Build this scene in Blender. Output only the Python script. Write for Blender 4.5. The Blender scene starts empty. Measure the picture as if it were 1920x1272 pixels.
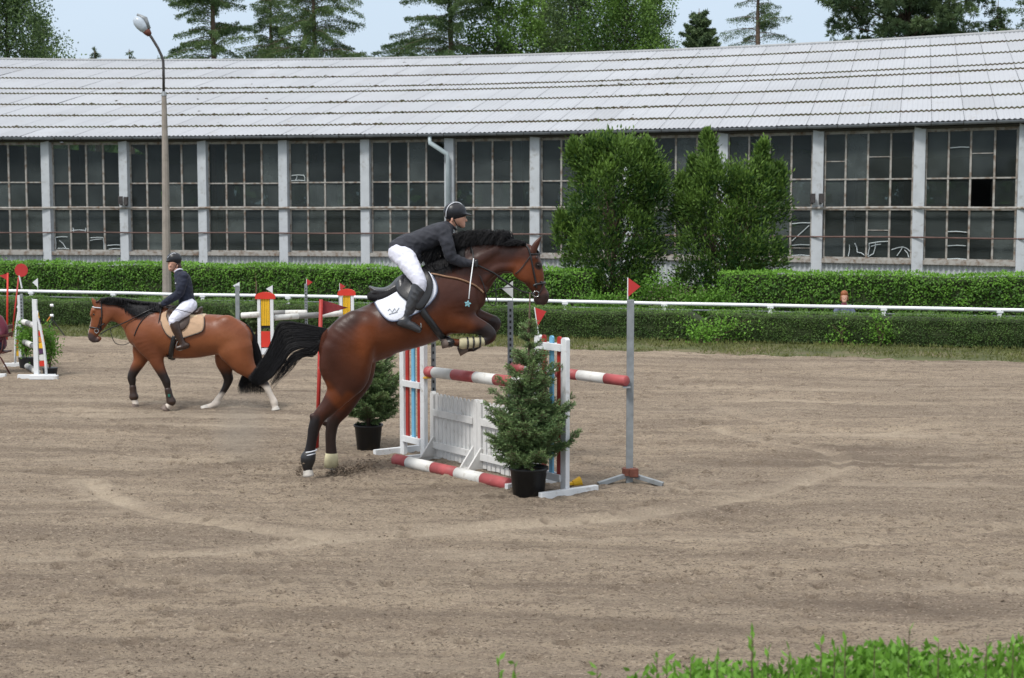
import bpy, math, random
import numpy as np
from mathutils import Vector, Matrix, noise as _noise

# ------------------------------------------------------------------ camera, sky, sun, exposure
S = bpy.context.scene
FPX, CX, CY, HC = 2800.0, 960.0, 636.0, 2.8       # focal length in photo pixels, centre, camera height
PIT = math.atan((636-390)/FPX)
cam_d = bpy.data.cameras.new("camera"); cam = bpy.data.objects.new("camera", cam_d)
S.collection.objects.link(cam); S.camera = cam
cam_d.sensor_width = 36; cam_d.lens = 36*FPX/1920
cam_d.clip_start = 0.1; cam_d.clip_end = 2000
cam.location = (0, 0, HC); cam.rotation_euler = (math.pi/2-PIT, 0, 0)
cam_d.dof.use_dof = True; cam_d.dof.focus_distance = 15.4; cam_d.dof.aperture_fstop = 4.8

SUN_EL, SUN_AZ = math.radians(56), math.radians(-38)   # sun high, left of and behind the camera
w = bpy.data.worlds.new("World"); S.world = w; w.use_nodes = True
nt = w.node_tree; nt.nodes.clear()
out = nt.nodes.new('ShaderNodeOutputWorld'); bg = nt.nodes.new('ShaderNodeBackground')
sky = nt.nodes.new('ShaderNodeTexSky'); sky.sky_type = 'NISHITA'; sky.sun_disc = False
sky.sun_elevation = SUN_EL; sky.sun_rotation = math.radians(180+38)
sky.air_density = 1.0; sky.dust_density = 3.0; sky.ozone_density = 1.0
tc = nt.nodes.new('ShaderNodeTexCoord'); mp = nt.nodes.new('ShaderNodeMapping'); mp.inputs['Scale'].default_value = (1, 1, 3.5)
cl = nt.nodes.new('ShaderNodeTexNoise'); cl.inputs['Scale'].default_value = 2.2; cl.inputs['Detail'].default_value = 6
cr = nt.nodes.new('ShaderNodeValToRGB'); cr.color_ramp.elements[0].position = .3; cr.color_ramp.elements[1].position = .75
cr.color_ramp.elements[0].color = (.78, .78, .78, 1); cr.color_ramp.elements[1].color = (.97, .97, .97, 1)
mx = nt.nodes.new('ShaderNodeMix'); mx.data_type = 'RGBA'; sx = nt.nodes.new('ShaderNodeSeparateXYZ'); gr = nt.nodes.new('ShaderNodeValToRGB')   # thin overcast, brighter overhead than at the horizon
gr.color_ramp.elements[0].position = .0; gr.color_ramp.elements[0].color = (.47, .555, .645, 1)
gr.color_ramp.elements[1].position = .75; gr.color_ramp.elements[1].color = (1.0, 1.0, 1.0, 1)
e_ = gr.color_ramp.elements.new(.16); e_.color = (.50, .60, .71, 1)
gm = nt.nodes.new('ShaderNodeMix'); gm.data_type = 'RGBA'; gm.blend_type = 'MULTIPLY'; gm.inputs['Factor'].default_value = 1; gm.inputs['B'].default_value = (10.2, 10.2, 10.2, 1)
nt.links.new(tc.outputs['Generated'], mp.inputs['Vector']); nt.links.new(mp.outputs[0], cl.inputs['Vector'])
nt.links.new(cl.outputs['Fac'], cr.inputs[0]); nt.links.new(cr.outputs[0], mx.inputs['Factor'])
nt.links.new(tc.outputs['Generated'], sx.inputs[0]); nt.links.new(sx.outputs['Z'], gr.inputs[0]); nt.links.new(gr.outputs[0], gm.inputs['A']); nt.links.new(gm.outputs['Result'], mx.inputs['B'])
nt.links.new(sky.outputs[0], mx.inputs['A']); nt.links.new(mx.outputs['Result'], bg.inputs['Color'])
bg.inputs['Strength'].default_value = 0.085
nt.links.new(bg.outputs[0], out.inputs['Surface'])
sl = bpy.data.lights.new("sun", 'SUN'); sl.energy = 1.8; sl.angle = math.radians(11); sl.color = (1, .965, .91)
so = bpy.data.objects.new("sun", sl); S.collection.objects.link(so)
sd = Vector((math.cos(SUN_EL)*math.sin(SUN_AZ), -math.cos(SUN_EL)*math.cos(SUN_AZ), math.sin(SUN_EL)))
so.rotation_euler = sd.to_track_quat('Z', 'Y').to_euler()
S.view_settings.view_transform = 'Standard'; S.view_settings.look = 'None'
S.view_settings.exposure = 0.70; S.view_settings.gamma = 1
S.cycles.use_denoising = True
S.cycles.max_bounces = 7; S.cycles.transparent_max_bounces = 12
rng = np.random.default_rng(7); random.seed(7)

# ------------------------------------------------------------------ helpers
Rt = np.array((1, 0, 0.)); Up = np.array((0, math.sin(PIT), math.cos(PIT))); Fw = np.array((0, math.cos(PIT), -math.sin(PIT)))
Cm = np.array((0, 0, HC))
def ray(px, py): return Rt*((px-CX)/FPX) + Up*((CY-py)/FPX) + Fw
def G(px, py, z=0.0):
    r = ray(px, py); return Cm + r*((z-HC)/r[2])
def At(px, py, Y):
    r = ray(px, py); return Cm + r*(Y/r[1])
def scl(p): return FPX/float(np.dot(np.asarray(p, float)-Cm, Fw))
def V(*a): return np.array(a, float)

def tag(o, label=None, cat=None, group=None, kind=None):
    if label: o['label'] = label
    if cat: o['category'] = cat
    if group: o['group'] = group
    if kind: o['kind'] = kind
    return o
def empty(name, loc=(0, 0, 0), rz=0.0, label=None, cat=None, group=None):
    o = bpy.data.objects.new(name, None); S.collection.objects.link(o)
    o.location = loc; o.rotation_euler = (0, 0, rz); o.empty_display_size = .2
    return tag(o, label, cat, group)
def link(name, me, mat=None, parent=None, smooth=False):
    o = bpy.data.objects.new(name, me); S.collection.objects.link(o)
    if mat is not None:
        for m in (mat if isinstance(mat, (list, tuple)) else [mat]): me.materials.append(m)
    if smooth: me.shade_smooth()
    if parent is not None: o.parent = parent
    return o
def npmesh(name, v, f):
    """v (N,3); f (M,k) int array"""
    me = bpy.data.meshes.new(name); v = np.asarray(v, np.float32); f = np.asarray(f, np.int32)
    me.vertices.add(len(v)); me.vertices.foreach_set('co', v.ravel())
    k = f.shape[1]; me.loops.add(f.size); me.loops.foreach_set('vertex_index', f.ravel())
    me.polygons.add(len(f)); me.polygons.foreach_set('loop_start', np.arange(0, f.size, k, dtype=np.int32))
    me.update(calc_edges=True); me.validate(); return me
def attr(me, name, vals, kind='FLOAT'):
    a = me.attributes.new(name, kind, 'POINT')
    if kind == 'FLOAT': a.data.foreach_set('value', np.asarray(vals, np.float32).ravel())
    else:
        c = np.ones((len(vals), 4), np.float32); c[:, :3] = vals; a.data.foreach_set('color', c.ravel())
class MB:
    def __init__(s): s.v = []; s.f = []; s.m = []
    def add(s, vs, fs, mi=0):
        n = len(s.v); s.v += [tuple(float(c) for c in p) for p in vs]
        s.f += [tuple(n+i for i in f) for f in fs]; s.m += [mi]*len(fs); return s
    def box(s, c, d, ax=None, mi=0):
        c = np.asarray(c, float); X, Y, Z = ax if ax is not None else (V(1, 0, 0), V(0, 1, 0), V(0, 0, 1))
        vs = [c + X*d[0]/2*i + Y*d[1]/2*j + Z*d[2]/2*k for i in (-1, 1) for j in (-1, 1) for k in (-1, 1)]
        return s.add(vs, [(0, 1, 3, 2), (4, 6, 7, 5), (0, 4, 5, 1), (2, 3, 7, 6), (0, 2, 6, 4), (1, 5, 7, 3)], mi)
    def beam(s, a, b, w_, h_, up=(0, 0, 1), mi=0):
        a = np.asarray(a, float); b = np.asarray(b, float); d = b-a; L = np.linalg.norm(d); X = d/L
        up = np.asarray(up, float); Y = np.cross(up, X)
        if np.linalg.norm(Y) < 1e-4: Y = np.cross((0, 1, 0.), X)
        Y /= np.linalg.norm(Y); Z = np.cross(X, Y)
        return s.box((a+b)/2, (L, w_, h_), (X, Y, Z), mi)
    def tube(s, pts, r, n=8, caps=True, mi=0, flat=1.0):
        pts = [np.asarray(p, float) for p in pts]; m = len(pts)
        r = [r]*m if np.isscalar(r) else list(r); vs = []; fs = []; pu = None
        for i, p in enumerate(pts):
            d = pts[min(i+1, m-1)]-pts[max(i-1, 0)]; d = d/(np.linalg.norm(d)+1e-9)
            u = pu if pu is not None else (V(0, 0, 1) if abs(d[2]) < .9 else V(1, 0, 0))
            u = u-d*np.dot(u, d); u /= np.linalg.norm(u)+1e-9; pu = u; w2 = np.cross(d, u)
            for k in range(n):
                a = 2*math.pi*k/n; vs.append(p+(u*math.cos(a)+w2*math.sin(a)*flat)*r[i])
        for i in range(m-1):
            for k in range(n): fs.append((i*n+k, i*n+(k+1) % n, (i+1)*n+(k+1) % n, (i+1)*n+k))
        if caps: fs.append(tuple(range(n-1, -1, -1))); fs.append(tuple((m-1)*n+k for k in range(n)))
        return s.add(vs, fs, mi)
    def prism(s, poly, thick, o, X, Y, mi=0):
        """poly of 2D points in the frame (o, X, Y), extruded +-thick/2 along X x Y"""
        o = np.asarray(o, float); N = np.cross(X, Y); n = len(poly)
        vs = [o+X*p[0]+Y*p[1]+N*sg*thick/2 for sg in (-1, 1) for p in poly]
        fs = [tuple(range(n-1, -1, -1)), tuple(range(n, 2*n))]+[(i, (i+1) % n, n+(i+1) % n, n+i) for i in range(n)]
        return s.add(vs, fs, mi)
    def build(s, name, mat, parent=None, smooth=False, bevel=0):
        me = bpy.data.meshes.new(name); me.from_pydata(s.v, [], s.f); me.update()
        o = link(name, me, mat, parent, smooth)
        if isinstance(mat, (list, tuple)): me.polygons.foreach_set('material_index', s.m)
        if bevel:
            b = o.modifiers.new('bevel', 'BEVEL'); b.width = bevel; b.segments = 2; b.limit_method = 'ANGLE'
        return o

# ------------------------------------------------------------------ materials
def mat(name, col, rough=.7, var=.15, scale=8, bump=.0, bscale=None, metal=0, spec=.4, dirt=None, dirt_amt=.0, dscale=3, attrib=None, stretch=None, sheen=0, col2=None):
    m = bpy.data.materials.new(name); m.use_nodes = True; t = m.node_tree; N = t.nodes; L = t.links
    b = N['Principled BSDF']; b.inputs['Roughness'].default_value = rough; b.inputs['Metallic'].default_value = metal
    b.inputs['Specular IOR Level'].default_value = spec
    if sheen: b.inputs['Sheen Weight'].default_value = sheen
    co = N.new('ShaderNodeTexCoord'); vec = co.outputs['Object']
    if stretch:
        mp = N.new('ShaderNodeMapping'); mp.inputs['Scale'].default_value = stretch; L.new(vec, mp.inputs[0]); vec = mp.outputs[0]
    n = N.new('ShaderNodeTexNoise'); n.inputs['Scale'].default_value = scale; n.inputs['Detail'].default_value = 5; L.new(vec, n.inputs['Vector'])
    mixc = N.new('ShaderNodeMix'); mixc.data_type = 'RGBA'
    c2 = col2 or tuple(c*(1-var) for c in col); c1 = tuple(min(1, c*(1+var)) for c in col) if not col2 else col
    mixc.inputs['A'].default_value = (*c1, 1); mixc.inputs['B'].default_value = (*c2, 1)
    rp = N.new('ShaderNodeValToRGB'); rp.color_ramp.elements[0].position = .3; rp.color_ramp.elements[1].position = .7
    L.new(n.outputs['Fac'], rp.inputs[0]); L.new(rp.outputs[0], mixc.inputs['Factor']); last = mixc.outputs['Result']
    if attrib:
        a = N.new('ShaderNodeAttribute'); a.attribute_name = attrib
        mm = N.new('ShaderNodeMix'); mm.data_type = 'RGBA'; mm.blend_type = 'MULTIPLY'; mm.inputs['Factor'].default_value = 1
        L.new(a.outputs['Color'], mm.inputs['A']); L.new(last, mm.inputs['B']); last = mm.outputs['Result']
    if dirt:
        d = N.new('ShaderNodeTexNoise'); d.inputs['Scale'].default_value = dscale; d.inputs['Detail'].default_value = 8; d.inputs['Roughness'].default_value = .65
        L.new(vec, d.inputs['Vector'])
        r2 = N.new('ShaderNodeValToRGB'); r2.color_ramp.elements[0].position = .62-dirt_amt*.3; r2.color_ramp.elements[1].position = .78-dirt_amt*.2
        L.new(d.outputs['Fac'], r2.inputs[0])
        m3 = N.new('ShaderNodeMix'); m3.data_type = 'RGBA'; m3.inputs['B'].default_value = (*dirt, 1)
        L.new(last, m3.inputs['A']); L.new(r2.outputs[0], m3.inputs['Factor']); last = m3.outputs['Result']
    L.new(last, b.inputs['Base Color'])
    if bump:
        bn = N.new('ShaderNodeTexNoise'); bn.inputs['Scale'].default_value = bscale or scale*4; bn.inputs['Detail'].default_value = 6
        L.new(vec, bn.inputs['Vector']); bp = N.new('ShaderNodeBump'); bp.inputs['Strength'].default_value = bump; bp.inputs['Distance'].default_value = .01
        L.new(bn.outputs['Fac'], bp.inputs['Height']); L.new(bp.outputs[0], b.inputs['Normal'])
    return m
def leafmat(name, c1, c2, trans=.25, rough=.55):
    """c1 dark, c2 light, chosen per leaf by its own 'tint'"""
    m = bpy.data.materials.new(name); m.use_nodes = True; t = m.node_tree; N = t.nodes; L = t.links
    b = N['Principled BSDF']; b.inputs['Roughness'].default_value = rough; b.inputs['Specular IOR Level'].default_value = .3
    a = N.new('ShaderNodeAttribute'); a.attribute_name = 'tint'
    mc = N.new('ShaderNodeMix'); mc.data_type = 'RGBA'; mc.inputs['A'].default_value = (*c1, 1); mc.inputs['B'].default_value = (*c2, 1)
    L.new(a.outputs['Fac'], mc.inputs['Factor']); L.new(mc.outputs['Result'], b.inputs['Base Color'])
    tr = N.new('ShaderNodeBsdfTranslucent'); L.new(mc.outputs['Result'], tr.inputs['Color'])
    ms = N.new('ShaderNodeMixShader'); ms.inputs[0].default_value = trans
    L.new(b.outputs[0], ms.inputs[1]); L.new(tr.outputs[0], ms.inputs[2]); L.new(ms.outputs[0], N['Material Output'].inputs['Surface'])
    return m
M = {}
M['white'] = mat('white_paint', (.66, .68, .70), .5, .07, 6, .15, 40, dirt=(.30, .26, .21), dirt_amt=.12, dscale=7)
M['whiterail'] = mat('white_rail_paint', (.74, .76, .78), .4, .05, 3)
M['picket'] = mat('weathered_white_wood', (.60, .60, .59), .7, .08, 9, .25, 60, dirt=(.34, .31, .27), dirt_amt=.12, dscale=9)
M['red'] = mat('red_paint', (.36, .028, .022), .5, .15, 7, .1, 40, dirt=(.40, .20, .17), dirt_amt=.05, dscale=9)
M['polered'] = mat('faded_red_pole_paint', (.36, .075, .078), .55, .18, 6, .1, 30, dirt=(.42, .22, .20), dirt_amt=.15, dscale=9)
M['polewhite'] = mat('pole_white_paint', (.62, .62, .60), .5, .08, 6, .1, 30, dirt=(.30, .25, .19), dirt_amt=.2, dscale=9)
M['blue'] = mat('light_blue_paint', (.16, .42, .62), .5, .12, 7, .1, 40)
M['yellow'] = mat('yellow_paint', (.72, .42, .02), .5, .12, 7)
M['flagred'] = mat('red_flag_plastic', (.42, .03, .03), .45, .1, 6)
M['flagold'] = mat('faded_red_flag_cloth', (.23, .035, .04), .8, .15, 9, .2)
M['flagwhite'] = mat('white_flag_plastic', (.68, .71, .74), .45, .06, 6)
M['galv'] = mat('galvanised_steel', (.23, .25, .265), .5, .18, 12, .05, 60, metal=.2, dirt=(.2, .2, .19), dirt_amt=.15)
M['hole'] = mat('dark_hole', (.02, .02, .025), .8, .1)
M['capsheet'] = mat('ridge_sheet', (.30, .31, .32), .8, .1)
M['rust'] = mat('rusty_iron', (.13, .045, .03), .7, .3, 14, .3)
M['pot'] = mat('black_plastic_pot', (.017, .018, .02), .42, .2, 9, .05, dirt=(.10, .08, .06), dirt_amt=.12)
M['soil'] = mat('dark_soil', (.05, .035, .022), .95, .3, 20, .5)
M['bark'] = mat('bark', (.10, .07, .05), .9, .3, 12, .6)
M['greybark'] = mat('grey_bark', (.16, .15, .13), .9, .3, 12, .6)
M['blackleather'] = mat('black_leather', (.014, .014, .016), .38, .2, 14, .15, 60, spec=.5)
M['grayleather'] = mat('worn_black_leather', (.030, .031, .036), .36, .2, 12, .15, 60, spec=.6)
M['brownleather'] = mat('dark_brown_leather', (.035, .018, .012), .35, .2, 14, .15, 60, spec=.5)
M['tanleather'] = mat('tan_leather_strap', (.26, .15, .09), .5, .2, 20)
M['padwhite'] = mat('white_quilted_cotton', (.68, .70, .78), .85, .05, 20, .35, 55, sheen=.3)
M['padtan'] = mat('tan_cotton_pad', (.42, .28, .18), .85, .06, 20, .35, 55, sheen=.3)
M['fleece'] = mat('cream_fleece', (.55, .42, .26), .95, .1, 40, .7, 90, sheen=.4)
M['darkpad'] = mat('black_fleece', (.010, .010, .012), .95, .2, 40, .7, 90)
M['metal'] = mat('steel_bit', (.6, .6, .6), .25, .1, metal=1)
M['navy'] = mat('navy_riding_jacket_cloth', (.012, .016, .034), .8, .2, 12, 1.0, 16, sheen=.04)
M['charcoal'] = mat('charcoal_riding_jacket_cloth', (.020, .022, .031), .8, .18, 12, 1.0, 16, sheen=.04)
M['breech'] = mat('white_riding_breeches_cloth', (.66, .67, .78), .8, .04, 12, 1.0, 16, sheen=.04)
M['skin'] = mat('skin', (.55, .30, .22), .5, .08, 12, .05)
M['hair_brown'] = mat('brown_hair', (.06, .03, .02), .5, .3, 40)
M['helmet'] = mat('black_helmet_shell', (.012, .013, .018), .38, .15, 10)
M['helmetstrip'] = mat('silver_helmet_trim', (.55, .57, .62), .4, .05)
M['cream'] = mat('cream_neoprene', (.46, .42, .27), .7, .12, 14, .15, dirt=(.22, .17, .11), dirt_amt=.12, dscale=12)
M['hoof'] = mat('hoof_horn', (.16, .12, .10), .5, .25, 20, .2)
M['hoofwhite'] = mat('pale_hoof_horn', (.50, .47, .43), .5, .15, 20, .2)
M['eye'] = mat('dark_eye', (.01, .006, .005), .1, .1)
M['hair'] = mat('black_horse_hair', (.008, .008, .010), .55, .3, 30, spec=.28)
M['conc'] = mat('lamp_post_concrete', (.27, .24, .21), .85, .15, 5, .3, 30, dirt=(.15, .13, .11), dirt_amt=.15)
M['darksteel'] = mat('dark_steel', (.05, .045, .045), .5, .3, 10)
M['maroon'] = mat('maroon_cloth', (.10, .012, .03), .85, .15, 10, .3, sheen=.2)
M['bluegrey'] = mat('blue_grey_fleece', (.10, .12, .18), .9, .2, 10, .3)
M['redhair'] = mat('ginger_hair', (.24, .075, .025), .6, .3, 40)
M['starblue'] = mat('pale_blue_plastic', (.22, .50, .58), .4, .1)

# ------------------------------------------------------------------ leaf cards
def cards(name, pos, axis, length, width, tint, material, parent=None, up=None, fold=0.0):
    pos = np.asarray(pos, float); n = len(pos)
    ax = np.asarray(axis, float); ax = ax/(np.linalg.norm(ax, axis=1, keepdims=True)+1e-9)
    rv = rng.normal(size=(n, 3)) if up is None else np.asarray(up, float)+rng.normal(size=(n, 3))*.42
    sd_ = np.cross(ax, rv); sd_ /= np.linalg.norm(sd_, axis=1, keepdims=True)+1e-9
    nn = np.cross(sd_, ax)
    L = (np.ones(n)*length)[:, None]; W = (np.ones(n)*width)[:, None]
    v = np.stack([pos, pos+ax*L*.45+sd_*W*.5+nn*W*fold, pos+ax*L, pos+ax*L*.45-sd_*W*.5+nn*W*fold], 1).reshape(-1, 3)
    f = np.arange(4*n).reshape(-1, 4)
    me = npmesh(name, v, f); attr(me, 'tint', np.repeat(np.clip(np.ones(n)*tint, 0, 1), 4))
    return link(name, me, material, parent)
def rdir(n, zb=0.0):
    d = rng.normal(size=(n, 3)); d[:, 2] += zb; return d/np.linalg.norm(d, axis=1, keepdims=True)
def noise2(x, y, seed=0, n=256):
    r = np.random.default_rng(seed); g = r.random((n, n))
    xi = np.floor(x).astype(int); yi = np.floor(y).astype(int); fx = x-xi; fy = y-yi
    fx = fx*fx*(3-2*fx); fy = fy*fy*(3-2*fy)
    a = g[xi % n, yi % n]; b = g[(xi+1) % n, yi % n]; c = g[xi % n, (yi+1) % n]; d = g[(xi+1) % n, (yi+1) % n]
    return (a*(1-fx)+b*fx)*(1-fy)+(c*(1-fx)+d*fx)*fy
def noise1(x, seed=0): return noise2(np.asarray(x, float), np.zeros_like(np.asarray(x, float)), seed)

# ------------------------------------------------------------------ organic bodies: smooth union of tapered limbs, meshed as ONE surface
def catmull(pts, n=5):
    pts = np.asarray(pts, float); m = len(pts)
    if m < 3:
        return np.array([pts[0]+(pts[-1]-pts[0])*t for t in np.linspace(0, 1, n+1)])
    out_ = []
    for i in range(m-1):
        p0 = pts[max(i-1, 0)]; p1 = pts[i]; p2 = pts[i+1]; p3 = pts[min(i+2, m-1)]
        for j in range(n):
            t = j/n
            out_.append(.5*((2*p1)+(-p0+p2)*t+(2*p0-5*p1+4*p2-p3)*t*t+(-p0+3*p1-3*p2+p3)*t**3))
    out_.append(pts[-1]); return np.array(out_)
def sdf_mesh(chains, h, carve=(), floor=None, smooth_it=1):
    """chains: list of (rows[x,y,z,r,rl], k); lateral axis is y. carve: list of (x,y,z,r)"""
    allp = np.concatenate([np.asarray(c[0], float) for c in chains])
    R = np.maximum(allp[:, 3], allp[:, 4])+3*h+.01
    lo = (allp[:, :3]-R[:, None]).min(0); hi = (allp[:, :3]+R[:, None]).max(0)
    dim = np.ceil((hi-lo)/h).astype(int)+1
    D = np.full(dim, .5, np.float32)
    ax = [lo[i]+np.arange(dim[i])*h for i in range(3)]
    for rows, k in chains:
        rows = np.asarray(rows, float)
        if len(rows) > 1: rows = catmull(rows, 4)
        mr = np.maximum(rows[:, 3], rows[:, 4])+k+2*h
        b0 = np.maximum(((rows[:, :3]-mr[:, None]).min(0)-lo)//h, 0).astype(int); b1 = np.minimum(((rows[:, :3]+mr[:, None]).max(0)-lo)//h+2, dim).astype(int)
        sl_ = tuple(slice(b0[i], b1[i]) for i in range(3))
        X, Y, Z = np.meshgrid(*[ax[i][b0[i]:b1[i]].astype(np.float32) for i in range(3)], indexing='ij')
        E = np.full(X.shape, .5, np.float32)
        segs = [(rows[i], rows[i+1]) for i in range(len(rows)-1)] if len(rows) > 1 else [(rows[0], rows[0])]
        for a, b in segs:
            q = (a[3]+b[3])/(a[4]+b[4])
            m0 = max(a[3], b[3], a[4], b[4])+k+2*h
            c0 = np.maximum(((np.minimum(a[:3], b[:3])-m0-lo)//h).astype(int)-b0, 0); c1 = np.minimum(((np.maximum(a[:3], b[:3])+m0-lo)//h).astype(int)+2-b0, np.array(X.shape))
            if (c1 <= c0).any(): continue
            s2 = tuple(slice(c0[i], c1[i]) for i in range(3)); x, y, z = X[s2], Y[s2], Z[s2]
            dx, dy, dz = b[0]-a[0], (b[1]-a[1]), b[2]-a[2]; LL = dx*dx+dy*dy+dz*dz
            t = np.clip(((x-a[0])*dx+(y-a[1])*dy+(z-a[2])*dz)/LL, 0, 1) if LL > 1e-10 else np.float32(0)
            d = np.sqrt((x-a[0]-t*dx)**2+((y-a[1]-t*dy)*q)**2+(z-a[2]-t*dz)**2)-(a[3]+t*(b[3]-a[3]))
            d /= max(1., (1+q)/2)
            np.minimum(E[s2], d, out=E[s2])
        A = D[sl_]; kk = max(k, 1e-4)
        hh = np.maximum(kk-np.abs(A-E), 0)/kk
        D[sl_] = np.minimum(A, E)-hh*hh*kk*.25
    for (x0, y0, z0, r) in carve:
        X, Y, Z = np.meshgrid(*[((ax[i]-c)/1.0).astype(np.float32) for i, c in enumerate((x0, y0, z0))], indexing='ij', sparse=True)
        d = r-np.sqrt(X*X+Y*Y+Z*Z); D = np.maximum(D, d)
    if floor is not None:
        D = np.maximum(D, (floor-ax[2])[None, None, :].astype(np.float32))
    ins = D < 0
    c = [ins[i:dim[0]-1+i, j:dim[1]-1+j, k_:dim[2]-1+k_] for i in (0, 1) for j in (0, 1) for k_ in (0, 1)]
    cnt = sum(a.astype(np.int8) for a in c); act = (cnt > 0) & (cnt < 8)
    I = np.argwhere(act); idx = np.full(act.shape, -1, np.int32); idx[act] = np.arange(len(I))
    off = np.array([(i, j, k_) for i in (0, 1) for j in (0, 1) for k_ in (0, 1)])
    vals = np.stack([D[I[:, 0]+o[0], I[:, 1]+o[1], I[:, 2]+o[2]] for o in off], 1)
    acc = np.zeros((len(I), 3)); num = np.zeros(len(I))
    for a in range(8):
        for b in range(a+1, 8):
            if np.abs(off[a]-off[b]).sum() != 1: continue
            va, vb = vals[:, a], vals[:, b]; cr_ = (va < 0) != (vb < 0)
            t = np.where(cr_, va/(va-vb+1e-12), 0)
            acc += np.where(cr_[:, None], off[a]+(off[b]-off[a])*t[:, None], 0); num += cr_
    P = lo+(I+acc/num[:, None])*h
    F = []
    for axi in range(3):
        o1, o2 = [(1, 2), (2, 0), (0, 1)][axi]
        s_a = [slice(None)]*3; s_b = [slice(None)]*3; s_a[axi] = slice(0, -1); s_b[axi] = slice(1, None)
        a = ins[tuple(s_a)]; b = ins[tuple(s_b)]; E_ = np.argwhere(a != b)
        ok = (E_[:, o1] > 0) & (E_[:, o2] > 0) & (E_[:, o1] < dim[o1]-1) & (E_[:, o2] < dim[o2]-1); E_ = E_[ok]
        q = []
        for (u, v_) in ((-1, -1), (0, -1), (0, 0), (-1, 0)):
            e = E_.copy(); e[:, o1] += u; e[:, o2] += v_; q.append(idx[e[:, 0], e[:, 1], e[:, 2]])
        q = np.stack(q, 1); fl = ~a[E_[:, 0], E_[:, 1], E_[:, 2]]
        q[fl] = q[fl][:, ::-1]; F.append(q)
    F = np.concatenate(F); F = F[(F >= 0).all(1)]
    for _ in range(smooth_it):
        nb = np.zeros_like(P); cn = np.zeros(len(P))
        for a, b in ((0, 1), (1, 2), (2, 3), (3, 0)):
            for x, y in ((a, b), (b, a)):
                for ch in range(3): nb[:, ch] += np.bincount(F[:, x], P[F[:, y], ch], len(P))
                cn += np.bincount(F[:, x], minlength=len(P))
        P = P*.5+nb/np.maximum(cn, 1)[:, None]*.5
    return P, F
class Rig:
    """side-view frame of an animal or rider: photo points read on its own vertical plane, real distance and size"""
    def __init__(s, origin, head, near):
        s.o = np.asarray(origin, float); s.o[2] = 0; s.h = head
        s.F = V(math.cos(head), math.sin(head), 0); s.Lf = V(-math.sin(head), math.cos(head), 0); s.near = near
        s.s = scl(s.o+V(0, 0, 1.1))
    def P(s, px, py, lat=0):
        """lat in photo px towards the camera -> local x forward, y left, z up"""
        y = s.near*lat/s.s; r = ray(px, py); q = s.o+s.Lf*y
        t = np.dot(q-Cm, s.Lf)/np.dot(r, s.Lf); p = Cm+r*t-s.o
        return V(np.dot(p, s.F), y, p[2])
    def C(s, rows, k=.03, grow=0.0):
        """rows: px,py,r,lat,latr in px"""
        out_ = []
        for a in rows:
            p = s.P(a[0], a[1], a[3]); out_.append((*p, a[2]/s.s+grow, a[4]/s.s+grow))
        return (out_, k)
    def mirror(s, rows): return [(a[0], a[1], a[2], -a[3], a[4]) for a in rows]
def organic(name, chains, h, material, parent, carve=(), colour=None, sm=1, fold=0.0):
    P, F = sdf_mesh(chains, h, carve, smooth_it=sm)
    me = npmesh(name, P, F)
    if fold:                                     # cloth folds
        N = np.zeros((len(P), 3), np.float32); me.vertices.foreach_get('co', N.ravel()) if False else None
        nr = np.array([v.normal[:] for v in me.vertices]); d = np.empty(len(P))
        for i, p in enumerate(P):
            q = Vector((p[0]*13+p[2]*9, p[1]*11, p[2]*13-p[0]*5)); w_ = _noise.noise(q); q2 = Vector((p[0]*30, p[1]*30, p[2]*22+7)); d[i] = (1-abs(w_)*2.6)*1.0+_noise.noise(q2)*.5
        P = P+nr*(d*fold)[:, None]; me.vertices.foreach_set('co', P.astype(np.float32).ravel()); me.update()
    if colour is not None: attr(me, 'coat', colour(P), 'FLOAT_COLOR')
    return link(name, me, material, parent, True)
def ribbons(name, curves, w0, material, parent):
    """hair: each curve (K,3) becomes a thin three-sided lock"""
    curves = np.asarray(curves, float); n, K, _ = curves.shape
    d = np.gradient(curves, axis=1); d /= np.linalg.norm(d, axis=2, keepdims=True)+1e-9
    rv = rng.normal(size=(n, 1, 3)); a = np.cross(d, rv); a /= np.linalg.norm(a, axis=2, keepdims=True)+1e-9; b = np.cross(d, a)
    tt = np.linspace(0, 1, K)[None, :, None]; wd = (np.ones(n)*w0)[:, None, None]*(1-.85*tt**1.5)
    ring = [curves+(a*math.cos(q)+b*math.sin(q))*wd for q in (0, 2.094, 4.189)]
    v = np.stack(ring, 2).reshape(-1, 3)
    base = (np.arange(n)[:, None, None]*K+np.arange(K-1)[None, :, None])*3
    k = np.arange(3)[None, None, :]; k2 = (k+1) % 3
    f = np.stack([base+k, base+k2, base+3+k2, base+3+k], -1).reshape(-1, 4)
    return link(name, npmesh(name, v, f), material, parent, True)
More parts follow.
